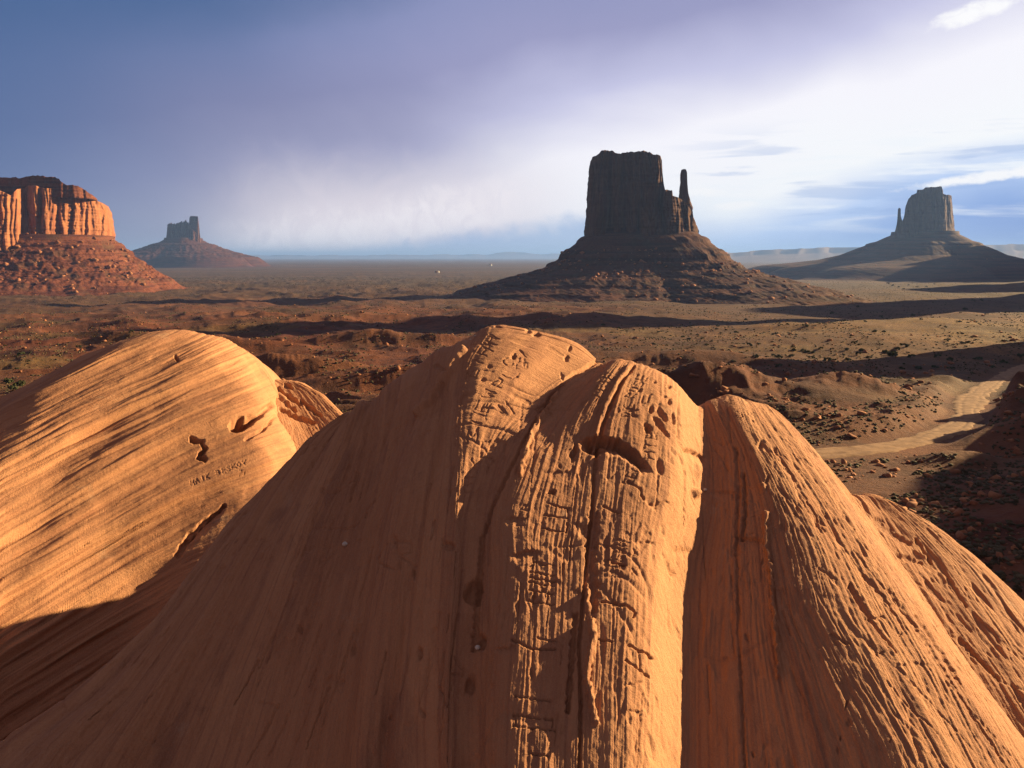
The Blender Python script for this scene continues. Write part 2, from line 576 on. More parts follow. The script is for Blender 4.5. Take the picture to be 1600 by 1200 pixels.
def ground_z(X, Y):
    X = np.asarray(X, float); Y = np.asarray(Y, float)
    r = np.hypot(X, Y)
    z = base_ground(X, Y)
    n = np.zeros_like(z)
    near = sstep(r, 35, 120) * sstep(r, 900, 350)
    mid = sstep(r, 220, 600) * sstep(r, 5200, 2300)
    far = sstep(r, 2000, 5000)
    right = sstep(X / np.maximum(Y, 1.0), 0.05, 0.3)
    rough = 1.0 - 0.6 * right * sstep(r, 180, 320)
    # badland hummocks near by
    w = 6.0 * gn2(X / 40, Y / 40, 3)
    h = ridged((X + w) / 52, (Y + w) / 38, 4, 21, 0.5)
    h2 = fbm(X / 11, Y / 15, 3, 31, 0.55)
    hh = 3.2 * np.clip(h + 0.15, -1, 2) + 0.45 * h2 * sstep(r, 420, 150)
    n += near * rough * (0.55 * terrace(hh + 5, 1.3, 0.72) + 0.4 * (hh + 5)) - near * rough * 4.75
    n += near * 0.30 * sstep(r, 220, 90) * fbm(X / 2.4, Y / 3.2, 3, 77, 0.6)
    # long gullied benches of the middle valley
    h = ridged(X / 190 + 0.3 * gn2(X / 300, Y / 300, 5), Y / 260 + X / 600, 4, 43, 0.55)
    n += mid * (1 - 0.75 * right) * (10.0 * h + 3.0 * fbm(X / 42, Y / 110, 3, 51, 0.6))
    n += mid * right * 3.0 * fbm(X / 70, Y / 120, 3, 53, 0.5)
    n += far * 9.0 * fbm(X / 1500, Y / 800, 4, 61, 0.5)
    low = sstep(X / np.maximum(Y, 1.0), 0.30, 0.38) * sstep(r, 150, 132) * (Y > 0)
    n = n * (1 - 0.8 * low) - 0.8 * low
    mr = np.ones_like(z)
    nb = (r < 260) & (Y > 0)
    if nb.any():
        mr[nb] += 0.35 * fbm(X[nb] / 9, Y[nb] / 9, 4, 63, 0.6)
    for cx, cy, rx, ry, rot, hgt in MOUNDS:
        mb = bumpg(X, Y, cx, cy, rx, ry, rot, 1.2)
        n += hgt * mb * mr
    for cx, cy, rx, ry, hgt in SHADOW_CASTERS:
        n += hgt * (0.3 * bumpg(X, Y, cx, cy, rx * 1.4, ry * 1.3, 0.0) + 0.7 * bumpg(X, Y, cx, cy, rx, ry, 0.0, 3.0))
    d = road_dist(X, Y)
    k = sstep(d, 3.6, 9.0)
    n = n * k + (1 - k) * (-0.2)
    return z + n


def hit_ground(u, v, y0=30.0, y1=9000.0):
    """where the sight line through photo pixel (u,v) meets the ground"""
    Y = np.exp(np.linspace(math.log(y0), math.log(y1), 4000))
    X = (u - 800.0) / F * Y
    zr = (HV - v) / F * Y
    g = ground_z(X, Y)
    i = np.nonzero(g >= zr)[0]
    j = i[0] if len(i) else len(Y) - 1
    return X[j], Y[j], g[j]


def build_ground():
    ud = np.arange(-60, 1661, 1.25)
    azf = np.arctan((ud - 800.0) / F)
    side = np.arange(azf[-1], R(66), R(0.3))[1:]
    rest = np.linspace(side[-1], azf[0] + 2 * np.pi, 70)[1:-1]
    az = np.concatenate([azf, side, rest])
    # rows: even in the picture
    yy = np.exp(np.linspace(math.log(18.0), math.log(110000.0), 20000))
    vv = HV - F * base_ground(yy * 0, yy) / yy
    dens = np.abs(np.gradient(vv)) * np.where(vv > 650, 0.75, np.where(vv < 500, 1.7, 1.25)) + 0.006
    cum = np.cumsum(dens)
    n = 1000
    rr = np.interp(np.linspace(cum[0], cum[-1], n), cum, yy)
    rr = np.concatenate([[0.5, 6, 12], rr])
    A, RR = np.meshgrid(az, rr)
    X = RR * np.sin(A); Y = RR * np.cos(A)
    Z = ground_z(X, Y)
    r = RR
    ratio = X / np.maximum(Y, 1.0)
    n1 = fbm(X / 130, Y / 80, 5, 91, 0.55)
    n2 = fbm(X / 600, Y / 240, 5, 93, 0.55)
    veg = sstep(r, 520, 1250) * np.clip(0.62 + 0.8 * n2, 0, 1)
    veg = np.maximum(veg, 0.75 * sstep(n1, 0.05, 0.35) * sstep(r, 60, 200))
    veg = veg * (1 - 0.55 * sstep(r, 5500, 12000) * np.clip(0.5 + n2 * 2, 0, 1))
    rise = np.clip(1.25 * bumpg(X, Y, 225, 410, 120, 110, 0.35, 1.5), 0, 1)
    gold = rise * np.clip(0.85 + 0.9 * n1, 0, 1)
    gold = np.maximum(gold, 0.7 * sstep(n1, 0.12, 0.3) * sstep(r, 200, 300) * sstep(r, 600, 420))
    gold = np.maximum(gold, 0.6 * sstep(n2, 0.08, 0.26) * sstep(r, 1500, 2600))
    veg = np.maximum(veg, (0.55 + 0.5 * n1) * sstep(ratio, 0.02, 0.2) * sstep(r, 200, 330) * (1 - rise))
    fb = fbm(X / 2600, Y / 260, 5, 97, 0.6)
    fw = sstep(r, 1300, 2400)
    gold = np.where(fw > 0, gold * (1 - fw) + fw * 0.5 * sstep(fb, 0.10, 0.22), gold)
    veg = veg * (1 - fw) + fw * np.clip(0.95 - 0.3 * fb, 0, 1)
    veg = veg * (1 - 0.7 * gold)
    P = np.stack([X, Y, Z + CZ], -1)
    o = grid_obj('ground', P, M_GROUND, wrap=True, flip=True, attrs={'veg': veg, 'gold': gold})
    return tag(o, 'red desert valley floor with sage flats and gullies', 'ground', kind='structure')


def build_road():
    d = np.gradient(ROAD, axis=0)
    d /= np.hypot(d[:, 0], d[:, 1])[:, None]
    nrm = np.stack([-d[:, 1], d[:, 0]], 1)
    s = np.linspace(-1, 1, 25)
    ii = np.arange(len(ROAD))[:, None]
    wid = (2.9 + 0.8 * gn2(ii / 34.0, 0.5, 8)) * (1 + 0.28 * gn2(ii / 7.0, 0.5 + np.sign(s), 9) + 0.15 * gn2(ii / 2.5, 0.5 + np.sign(s), 10))
    X = ROAD[:, None, 0] + nrm[:, None, 0] * s * wid
    Y = ROAD[:, None, 1] + nrm[:, None, 1] * s * wid
    Z = ground_z(X, Y) + 0.22 - 0.36 * np.abs(s) ** 6 - 0.10 * np.exp(-((np.abs(s) - 0.42) / 0.10) ** 2) + 0.05 * gn2(X / 1.6, Y / 1.6, 15)
    P = np.stack([X, Y, Z + CZ], -1)
    o = grid_obj('dirt_road', P, M_ROAD)
    return tag(o, 'pale dirt road curving past the dark mounds', 'road', kind='structure')


build_ground()
build_road()


# ------------------------------------------------------------------ foreground sandstone
def line_fn(crest, a, b, back, trace, off=None):
    """one traced rib or groove. crest=(u,v,Y); trace=[(v,u)...]; off=[(v,dz)...] -> fn(Y): X, Z"""
    u0, v0, y0 = crest
    zc = (HV - v0) / F * y0
    tv = np.array([p[0] for p in trace], float); tu = np.array([p[1] for p in trace], float)
    def fn(Y):
        d = y0 - Y
        zf = zc - a * (np.sqrt(d * d + b * b) - b) - 0.03 * np.clip(d - 1.5, 0, None) ** 2
        bk = back
        zb = zc - bk * (np.sqrt(d * d + 0.5 * 0.5) - 0.5) - 0.10 * np.clip(-d - 2.5, 0, None) ** 2
        Z = np.where(d > 0, zf, zb)
        v = HV - F * zf / np.maximum(Y, 0.3)
        v = np.where(d > 0, v, v0)
        if off is not None:
            Z = Z + np.interp(v, [p[0] for p in off], [p[1] for p in off])
        u = np.interp(v, tv, tu)
        X = np.where(d > 0, (u - 800.0) / F * Y, (u0 - 800.0) / F * y0 + 0.0 * Y)
        # ease from the trace to the crest point
        return X, Z
    return fn


def pts_fn(pts, back, xoff=0.0, zoff=0.0):
    """line through explicit (u,v,Y) points"""
    p = sorted(pts, key=lambda q: q[2])
    y = np.array([q[2] for q in p]); x = np.array([(q[0] - 800.0) / F * q[2] for q in p]); z = np.array([(HV - q[1]) / F * q[2] for q in p])
    def fn(Y):
        X = np.interp(Y, y, x) + xoff
        Z = np.interp(Y, y, z) + zoff
        s0 = (z[1] - z[0]) / (y[1] - y[0])
        Z = np.where(Y < y[0], z[0] + zoff + s0 * (Y - y[0]), Z)
        d = np.clip(Y - y[-1], 0, None)
        Z = Z - back * (np.sqrt(d * d + 0.25) - 0.5) - 0.10 * np.clip(d - 2.5, 0, None) ** 2
        return X, Z
    return fn


def smooth1(a, n, axis):
    for _ in range(n):
        p = np.concatenate([np.take(a, [0], axis), a, np.take(a, [-1], axis)], axis)
        k = a.shape[axis]
        a = 0.25 * np.take(p, range(0, k), axis) + 0.5 * np.take(p, range(1, k + 1), axis) + 0.25 * np.take(p, range(2, k + 2), axis)
    return a


def rock_grid(lines, ys, us, smooth=(10, 6), blur=0):
    Y = ys[:, None]
    X = (us[None, :] - 800.0) / F * Y
    xs, zs = [], []
    for fn in lines:
        x, z = fn(ys)
        xs.append(smooth1(x, 6, 0)); zs.append(z)
    xk = np.stack(xs, 1); zk = np.stack(zs, 1)
    for k in range(1, xk.shape[1]):
        xk[:, k] = np.maximum(xk[:, k], xk[:, k - 1] + 0.04)
    Z, q = pchip_rows(xk, zk, X)
    Z = smooth1(smooth1(Z, smooth[0], 0), smooth[1], 1)
    if blur:
        for _ in range(3):
            pz = np.concatenate([np.repeat(Z[:, :1], blur, 1), Z, np.repeat(Z[:, -1:], blur, 1)], 1)
            cs = np.concatenate([np.zeros((Z.shape[0], 1)), np.cumsum(pz, 1)], 1)
            Zb = (cs[:, 2 * blur + 1:] - cs[:, :-2 * blur - 1]) / (2 * blur + 1)
            Z[:, 60:-60] = Zb[:, 60:-60]
    # bedding coordinate in metres, constant along the traced lines
    w = np.concatenate([[0], np.cumsum(np.median(np.diff(xk, axis=1)[: len(ys) // 2], axis=0))])
    qm = np.interp(q, np.arange(len(w)), w)
    lo = q < 0; hi = q > len(w) - 1
    qm = np.where(lo, X - xk[:, :1], qm); qm = np.where(hi, w[-1] + X - xk[:, -1:], qm)
    Yg = np.broadcast_to(Y, X.shape).copy()
    return X, Yg, Z, qm


def normals(P):
    du = np.gradient(P, axis=1); dv = np.gradient(P, axis=0)
    n = np.cross(du, dv)
    n /= np.linalg.norm(n, axis=-1, keepdims=True) + 1e-12
    n[n[..., 2] < 0] *= -1
    return n


class Carver:
    """relief written on the rock: every feature is cut into the mesh along its normal"""
    def __init__(s, U, V):
        s.U, s.V = U, V
        s.D = np.zeros_like(U)

    def box(s, u0, u1, v0, v1):
        return np.nonzero((s.U > u0) & (s.U < u1) & (s.V > v0) & (s.V < v1))

    def stroke(s, pts, w, depth, w1=None, wob=0.0, lip=0.0):
        pts = np.array(pts, float)
        m = 4 * max(w, w1 or w) + 4
        ix = s.box(pts[:, 0].min() - m, pts[:, 0].max() + m, pts[:, 1].min() - m, pts[:, 1].max() + m)
        if not len(ix[0]):
            return
        u, v = s.U[ix], s.V[ix]
        if wob:
            u = u + wob * gn2(u / 9, v / 9, 5); v = v + wob * gn2(u / 9 + 7, v / 9, 6)
        best = np.full(u.shape, 1e9); bt = np.zeros(u.shape)
        n = len(pts) - 1
        for i in range(n):
            a, b = pts[i], pts[i + 1]
            ab = b - a
            L = ab @ ab + 1e-9
            t = np.clip(((u - a[0]) * ab[0] + (v - a[1]) * ab[1]) / L, 0, 1)
            d = np.hypot(u - a[0] - t * ab[0], v - a[1] - t * ab[1])
            up = d < best
            best = np.where(up, d, best); bt = np.where(up, (i + t) / n, bt)
        ww = w + ((w1 if w1 is not None else w) - w) * bt
        s.D[ix] -= depth * sstep(best, ww, ww * 0.25)
        if lip:
            s.D[ix] += lip * np.exp(-((best - ww * 1.6) / (ww * 0.6)) ** 2)

    def ledge(s, curve, hgt, depth, fade=0.3, wob=2.0):
        """sharp upper edge along curve (u ascending), hollow below it easing out"""
        c = np.array(curve, float)
        ix = s.box(c[0, 0], c[-1, 0], c[:, 1].min() - 8, c[:, 1].max() + hgt + 8)
        if not len(ix[0]):
            return
        u, v = s.U[ix], s.V[ix]
        vu = np.interp(u, c[:, 0], c[:, 1]) + wob * gn2(u / 7, 0.3, 9)
        t = (u - c[0, 0]) / (c[-1, 0] - c[0, 0])
        e = sstep(t, 0, fade) * sstep(t, 1, 1 - fade)
        w = (v - vu) / (hgt * (0.35 + 0.65 * e))
        s.D[ix] -= depth * e * sstep(v - vu, -1.2, 1.6) * np.clip(1 - w, 0, 1) ** 1.3 * (w > -0.4)

    def hollow(s, u0, v0, ru, rv, depth, ang=0.0, sharp=1.0, wob=0.25):
        m = max(ru, rv) * 1.6
        ix = s.box(u0 - m, u0 + m, v0 - m, v0 + m)
        if not len(ix[0]):
            return
        du, dv = s.U[ix] - u0, s.V[ix] - v0
        c, sn = math.cos(ang), math.sin(ang)
        a = (du * c + dv * sn) / ru; b = (-du * sn + dv * c) / rv
        r = np.hypot(a, b) + wob * gn2(du / max(ru, 4) * 1.5 + u0, dv / max(rv, 4) * 1.5, 12)
        s.D[ix] -= depth * sstep(r, 1.0, 1.0 - sharp)

    GL = {
        'A': [[(0, 1), (.5, 0), (1, 1)], [(.2, .62), (.8, .62)]], 'B': [[(0, 0), (0, 1), (.8, .9), (.8, .6), (0, .5), (.7, .4), (.7, .1), (0, 0)]],
        'C': [[(1, .15), (.5, 0), (0, .3), (0, .7), (.5, 1), (1, .85)]], 'D': [[(0, 0), (0, 1), (.7, .8), (.9, .5), (.7, .2), (0, 0)]],
        'E': [[(1, 0), (0, 0), (0, 1), (1, 1)], [(0, .5), (.8, .5)]], 'F': [[(1, 0), (0, 0), (0, 1)], [(0, .5), (.8, .5)]],
        'I': [[(.5, 0), (.5, 1)]], 'K': [[(0, 0), (0, 1)], [(1, 0), (0, .5), (1, 1)]], 'L': [[(0, 0), (0, 1), (1, 1)]],
        'M': [[(0, 1), (0, 0), (.5, .6), (1, 0), (1, 1)]], 'N': [[(0, 1), (0, 0), (1, 1), (1, 0)]],
        'O': [[(.5, 0), (0, .3), (0, .7), (.5, 1), (1, .7), (1, .3), (.5, 0)]], 'P': [[(0, 1), (0, 0), (.9, .1), (.9, .45), (0, .55)]],
        'R': [[(0, 1), (0, 0), (.9, .1), (.9, .45), (0, .55), (1, 1)]], 'S': [[(1, .1), (.4, 0), (0, .25), (1, .7), (.6, 1), (0, .9)]],
        'T': [[(0, 0), (1, 0)], [(.5, 0), (.5, 1)]], 'V': [[(0, 0), (.5, 1), (1, 0)]], 'Y': [[(0, 0), (.5, .5), (1, 0)], [(.5, .5), (.5, 1)]],
        'W': [[(0, 0), (.25, 1), (.5, .4), (.75, 1), (1, 0)]], 'H': [[(0, 0), (0, 1)], [(1, 0), (1, 1)], [(0, .5), (1, .5)]],
        'X': [[(0, 0), (1, 1)], [(1, 0), (0, 1)]], 'Z': [[(0, 0), (1, 0), (0, 1), (1, 1)]],
        '1': [[(.5, 0), (.5, 1)]], '7': [[(0, 0), (1, 0), (.4, 1)]], '-': [[(.2, .5), (.8, .5)]], ' ': [],
    }

    def text(s, word, org, adv, upv, w, depth, fill=0.68):
        """org: pixel of the first letter's baseline start, adv: step per letter, upv: letter height vector"""
        o = np.array(org, float); a = np.array(adv, float); h = np.array(upv, float)
        for ch in word:
            for st in s.GL[ch]:
                s.stroke([tuple(o + a * fill * x + h * (1 - y)) for x, y in st], w, depth, wob=1.6)
            o = o + a


def to_world(X, Y, Z):
    return np.stack([X, Y, Z + CZ], -1)


def bedding_relief(q, Yc, Z, seed, amp=1.0):
    """thin ledges and flutes that follow the bedding"""
    wq = q + 0.05 * gn2(q * 1.3, Yc * 0.55, seed) + 0.012 * gn2(q * 9, Yc * 2.2, seed + 1)
    st = 0.35 + 0.65 * sstep(fbm(q * 0.9, Yc * 0.8, 3, seed + 40), -0.25, 0.35)
    d = 0.024 * gn2(wq * 2.6, Yc * 0.30, seed + 2)
    d += 0.010 * st * gn2(wq * 8.5, Yc * 0.55, seed + 3)
    s = gn2(wq * 21.0, Yc * 0.9, seed + 4)
    d += 0.0045 * st * (np.abs(s) * 1.7 - 0.5)
    d += 0.0042 * gn2(wq * 48.0, Yc * 1.6, seed + 5)
    d += 0.0030 * gn2(wq * 105.0, Yc * 3.0, seed + 6)
    d += 0.007 * fbm(q * 3.5, Yc * 3.0 + Z * 2, 4, seed + 7, 0.55)
    d += 0.0045 * fbm(q * 22, Yc * 18, 4, seed + 17, 0.62)
    d -= 0.010 * np.clip(1 - 9 * np.abs(gn2(q * 1.1 + 2, Yc * 2.3 + 0.8 * gn2(q * 2, Yc * 2, seed + 71), seed + 70)), 0, 1) ** 1.5 * sstep(gn2(q * 0.8, Yc * 0.9, seed + 72), 0.05, 0.35)
    # ragged little breaks across the beds
    ms = sstep(fbm(q * 2.2, Yc * 2.2, 3, seed + 30), -0.05, 0.3)
    d -= 0.010 * ms * sstep(gn2(wq * 14.0, Yc * 6.0, seed + 8), 0.25, 0.55)
    d -= 0.008 * ms * sstep(gn2(wq * 26.0 + 3, Yc * 9.0, seed + 9), 0.3, 0.6)
    return amp * d


def finish_rock(name, X, Y, Z, D, q):
    P = to_world(X, Y, Z)
    n = normals(P)
    P = P + n * D[..., None]
    if name == 'sandstone_outcrop':
        globals()['FRONTP'] = P
    return grid_obj(name, P, M_SLICK, attrs={'bed': q})


def cols(u0, u1, step, lo, hi):
    left = np.linspace(lo, u0, 40)[:-1] if lo < u0 else np.array([])
    right = np.linspace(u1, hi, 40)[1:] if hi > u1 else np.array([])
    return np.concatenate([left, np.arange(u0, u1, step), right])


def build_front_rock():
    A_pts = [(-250, 1330, 3.7), (-100, 1230, 4.2), (0, 1150, 4.6), (100, 1080, 5.0), (230, 960, 5.65), (300, 872, 6.2), (345, 810, 6.6), (400, 752, 7.0), (450, 702, 7.3), (520, 648, 7.55)]
    L = []
    L.append(pts_fn(A_pts, 0.55, -14.0, -24.0))
    L.append(pts_fn(A_pts, 0.8, -2.2, -5.0))
    L.append(pts_fn(A_pts, 0.8, -0.35, -0.85))
    L.append(pts_fn(A_pts, 0.8, 0.0, -0.05))
    # groove and rib lines across the shaded left flank
    L.append(line_fn((562, 634, 7.6), .60, .7, .75, [(630, 562), (700, 530), (800, 480), (1000, 400), (1200, 330)], [(640, 0), (760, -.10), (1200, -.16)]))
    L.append(line_fn((600, 612, 7.7), .60, .7, .7, [(610, 598), (680, 590), (800, 552), (1000, 505), (1200, 460)], [(640, 0), (760, -.02), (1200, .0)]))
    L.append(line_fn((645, 574, 7.8), .60, .7, .6, [(574, 645), (680, 622), (800, 590), (1000, 545), (1200, 510)], [(600, 0), (700, -.05), (1200, -.08)]))
    L.append(line_fn((690, 548, 7.9), .60, .7, .75, [(548, 690), (640, 668), (720, 648), (850, 618), (1000, 590), (1200, 560)], [(560, 0), (640, .06), (720, .14), (820, .20), (1000, .16), (1200, .10)]))
    L.append(line_fn((718, 533, 7.95), .60, .7, .75, [(533, 718), (600, 698), (700, 690), (850, 672), (1000, 655), (1200, 640)], [(540, 0), (620, .07), (720, .20), (820, .27), (1000, .2), (1200, .14)]))
    # big rib 1
    L.append(line_fn((770, 508, 8.0), .57, .75, .75, [(508, 770), (560, 740), (620, 727), (700, 722), (780, 722), (860, 715), (1000, 705), (1200, 700)], [(510, 0), (640, .07), (700, .13), (820, .22), (950, .17), (1200, .12)]))
    L.append(line_fn((840, 519, 8.0), .58, .75, .75, [(519, 840), (580, 805), (640, 785), (700, 768), (760, 752), (860, 730), (1000, 724), (1200, 718)], [(519, 0), (640, .06), (740, .19), (820, .24), (1000, .22), (1200, .18)]))
    L.append(line_fn((935, 556, 7.95), .60, .7, .75, [(556, 935), (580, 898), (610, 866), (660, 832), (720, 800), (780, 772), (840, 752), (920, 745), (1000, 742), (1200, 733)], [(556, -.03), (620, .10), (680, .22), (740, .36), (850, .42), (1000, .42), (1200, .38)]))
    # rib 2 (carved dome)
    L.append(line_fn((945, 566, 7.6), .53, .8, .7, [(566, 945), (600, 905), (640, 872), (700, 842), (760, 818), (820, 792), (870, 786), (940, 790), (1040, 780), (1200, 772)], [(566, -.07), (640, -.02), (690, .08), (740, .16), (860, .18), (1000, .18), (1200, .15)]))
    L.append(line_fn((965, 558, 7.5), .53, .85, .7, [(558, 965), (600, 935), (660, 905), (740, 875), (850, 850), (960, 850), (1200, 838)], [(558, 0), (640, .01), (720, -.01), (900, .02), (1200, -.02)]))
    L.append(line_fn((1005, 571, 7.45), .54, .85, .7, [(571, 1005), (620, 1000), (700, 985), (800, 975), (950, 968), (1200, 960)], [(571, 0), (640, .0), (720, -.02), (900, -.01), (1200, -.03)]))
    L.append(line_fn((1062, 600, 7.4), .55, .8, .7, [(600, 1062), (640, 1070), (700, 1066), (780, 1060), (860, 1036), (950, 1030), (1200, 1024)], [(600, 0), (700, -.01), (850, -.02), (1200, -.02)]))
    L.append(line_fn((1082, 622, 7.4), .57, .75, .5, [(622, 1082), (700, 1086), (780, 1080), (860, 1054), (950, 1049), (1200, 1045)], [(622, -.04), (720, -.10), (900, -.11), (1200, -.08)]))
    # trough right of it
    L.append(line_fn((1098, 634, 7.5), .60, .7, .75, [(634, 1098), (700, 1108), (780, 1104), (860, 1084), (950, 1078), (1200, 1078)], [(634, -.05), (720, -.11), (900, -.12), (1200, -.10)]))
    L.append(line_fn((1112, 624, 7.65), .60, .7, .75, [(628, 1112), (700, 1150), (800, 1160), (900, 1160), (1000, 1165), (1200, 1180)], [(628, .02), (720, -.03), (900, -.05), (1200, -.04)]))
    # rib 3
    L.append(line_fn((1150, 622, 7.65), .585, .75, .5, [(622, 1150), (680, 1172), (740, 1205), (820, 1242), (870, 1262), (950, 1285), (1050, 1345), (1160, 1405), (1250, 1440)], [(622, 0), (760, .02), (900, .0), (1200, -.02)]))
    L.append(line_fn((1195, 632, 7.7), .57, .8, .5, [(632, 1195), (680, 1232), (740, 1275), (820, 1330), (900, 1380), (1000, 1445), (1200, 1560)], [(632, 0), (760, -.08), (900, -.16), (1200, -.26)]))
    B = [(1240, 668, 7.7), (1290, 722, 7.65), (1335, 780, 7.55), (1390, 860, 7.3), (1450, 950, 7.0), (1510, 1040, 6.6), (1580, 1130, 6.1), (1680, 1250, 5.4), (1800, 1390, 4.6), (1900, 1550, 3.8)]
    L.append(pts_fn(B, 0.6, 0.0, 0.0))
    L.append(pts_fn(B, 0.6, 0.5, -0.75))
    L.append(pts_fn(B, 0.6, 3.0, -4.6))
    L.append(pts_fn(B, 0.6, 14.0, -24.0))
    ys = np.concatenate([np.linspace(0.4, 3.7, 50)[:-1], np.linspace(3.7, 8.3, 920), np.linspace(8.3, 24.0, 90)[1:]])
    us = cols(-30, 1640, 1.25, -3600, 5200)
    X, Y, Z, q = rock_grid(L, ys, us, blur=9)
    U = np.broadcast_to(us[None, :], X.shape).copy()
    V = HV - F * Z / Y
    V = np.where(Y > 8.3, 300.0, V)
    C = Carver(U, V)
    # long crack down rib 2 with its raised bright lip
    crack = [(990, 572), (972, 595), (955, 630), (942, 665), (934, 700), (929, 740), (925, 800), (917, 870), (912, 930), (905, 1010), (908, 1100), (905, 1215)]
    C.stroke(crack, 4.0, 0.034, wob=1.2)
    C.stroke([(p[0] - 7, p[1]) for p in crack[:5]], 5, -0.022, wob=1.5)
    C.stroke([(928, 810), (922, 870), (928, 930), (922, 960)], 11, 0.035, wob=5)
    C.stroke([(918, 930), (926, 1000), (915, 1060), (930, 1130)], 7, -0.03, wob=3)
    C.stroke([(900, 960), (893, 1040), (888, 1110)], 6, 0.035, wob=3)
    # groove between rib 1 and rib 2
    C.stroke([(940, 560), (890, 588), (862, 615), (838, 655), (812, 700), (790, 745), (768, 790), (752, 840), (746, 930), (740, 1010)], 4, 0.032, wob=1.5)
    C.ledge([(835, 640), (850, 628), (868, 622)], 14, .03, .3)
    C.stroke([(870, 612), (845, 648), (826, 690), (812, 740)], 5, -.03, wob=4)
    for u, v, ru, rv, dp in ((742, 920, 12, 26, .07), (748, 1000, 8, 16, .05), (735, 1065, 5, 20, .04), (655, 1020, 5, 14, .025), (700, 850, 16, 9, .03), (620, 850, 5, 14, .02), (545, 1010, 4, 16, .03)):
        C.hollow(u, v, ru, rv, dp, 0.1, .7)
    # scooped ledge on rib 2
    C.ledge([(900, 690), (915, 683), (940, 680), (968, 686), (990, 704), (1010, 726), (1022, 742)], 30, 0.13, .22, 2.5)
    C.hollow(930, 697, 24, 15, 0.05, .1, .5)
    C.hollow(897, 705, 6, 18, 0.03, .2, .6)
    C.hollow(863, 768, 8, 5, .035, 0, .7)
    for u, v, ru, rv, dp, an in ((1017, 640, 5, 9, .03, .2), (1034, 648, 6, 16, .035, -.5), (1012, 668, 10, 5, .028, .7), (1028, 662, 18, 6, .03, .9), (1012, 672, 6, 9, .03, -.3), (1038, 676, 15, 4, .025, 1.0),
                                 (1046, 628, 4, 7, .02, 0), (1052, 655, 4, 12, .02, -.2), (1000, 560 + 50, 5, 4, .015, 0), (1045, 605, 5, 4, .02, 0), (1022, 598, 4, 3, .015, 0), (1030, 730, 6, 18, .02, -.2)):
        C.hollow(u, v, ru, rv, dp, an, .6)
    # chipped edge at the top of rib 1 and below
    for u, v, ru, rv, dp in ((825, 518, 6, 4, .02), (838, 523, 8, 5, .025), (778, 511, 7, 2, .015), (803, 558, 4, 6, .03), (885, 560, 5, 7, .02), (890, 545, 4, 6, .02), (765, 572, 5, 4, .012), (755, 592, 6, 4, .012)):
        C.hollow(u, v, ru, rv, dp, .2, .6)
    # lit spur on the left of rib 1
    C.stroke([(727, 548), (708, 575), (690, 600), (672, 628), (655, 650)], 6, -0.055, 5, wob=1.5)
    C.stroke([(700, 585), (690, 578), (680, 572)], 4, 0.02, wob=1)
    # small cracks and flakes along the beds
    rr = np.random.default_rng(5)
    for k in range(120):
        u0 = rr.uniform(180, 1480); v0 = rr.uniform(600, 1120); ln_ = rr.uniform(25, 150)
        pl = [(u0, v0)]
        for m in range(5):
            sl = np.interp(pl[-1][0], [200, 300, 450, 600, 700, 760, 900, 1050, 1150, 1250, 1400], [-1.2, -.8, -.4, -.25, -.15, -.08, -.1, -.05, .1, .45, .9])
            pl.append((pl[-1][0] + sl * ln_ / 5, pl[-1][1] + ln_ / 5))
        C.stroke(pl, rr.uniform(1.5, 4.0), rr.uniform(.005, .014) * (1 if u0 < 760 or 1060 < u0 < 1250 else .6), 0.8, wob=1.2)
    for k in range(46):
        u0 = rr.uniform(300, 1450); v0 = rr.uniform(620, 1150); wd = rr.uniform(12, 55)
        C.ledge([(u0, v0), (u0 + wd * .5, v0 + rr.uniform(-4, 4)), (u0 + wd, v0 + rr.uniform(-8, 8))], rr.uniform(6, 22), rr.uniform(.006, .018), .3, 3.0)
    for k in range(60):
        C.hollow(rr.uniform(260, 1450), rr.uniform(560, 1180), rr.uniform(2, 6), rr.uniform(3, 12), rr.uniform(.006, .02), rr.uniform(-.4, .4), .7)
    # broken ledges
    C.ledge([(795, 866), (830, 858), (850, 862)], 22, 0.03, .3)
    C.ledge([(1100, 765), (1150, 768), (1180, 790)], 18, .02, .4)
    for cu in ([(1140, 835), (1170, 838), (1200, 845)], [(1060, 700), (1085, 706), (1110, 715)]):
        C.ledge(cu, 20, .035, .3)
    C.stroke([(1162, 740), (1165, 800), (1160, 842)], 4, 0.03, wob=2)
    C.stroke([(1198, 805), (1196, 850), (1204, 890), (1216, 1060)], 6, -0.04, 3, wob=4)
    C.stroke([(1150, 700), (1154, 770), (1151, 835), (1155, 1000), (1165, 1200)], 4, 0.02, wob=2)
    C.hollow(1130, 1000, 30, 60, .025, 0, .5)
    C.hollow(1088, 770, 8, 9, -.04, 0, .8); C.hollow(1090, 735, 7, 16, -.02, 0, .8)
    C.hollow(1192, 762, 7, 8, -.03, 0, .8)
    # long scars on the flank of rib 3
    for pl, w, dp in (([(1330, 915), (1352, 955), (1375, 990), (1400, 1020)], 8, .05), ([(1350, 900), (1385, 945), (1410, 985)], 5, .03), ([(1430, 965), (1470, 1020), (1500, 1070)], 7, .045),
                      ([(1385, 925), (1440, 1000), (1500, 1090), (1560, 1180)], 6, .035), ([(1280, 885), (1310, 905)], 4, .025), ([(1210, 700), (1250, 760), (1290, 830)], 5, .025), ([(1300, 990), (1330, 1005)], 6, .03), ([(1190, 690), (1204, 710)], 8, .03)):
        C.stroke(pl, w * .8, dp * .45, w * .3, wob=2.5)
    # carved names and figures
    w, dp = 1.5, 0.0075
    C.text('PLO', (783, 606), (17, -13), (-16, -7), w, dp); C.text('CSI', (795, 575), (12, -7), (-12, -12), w, dp)
    C.text('EIFH', (742, 588), (9, -16), (-14, -6), w, dp); C.text('HI', (770, 548), (8, -14), (-16, -8), w, dp); C.text('NEW', (752, 660), (9, -18), (-18, -6), w, dp)
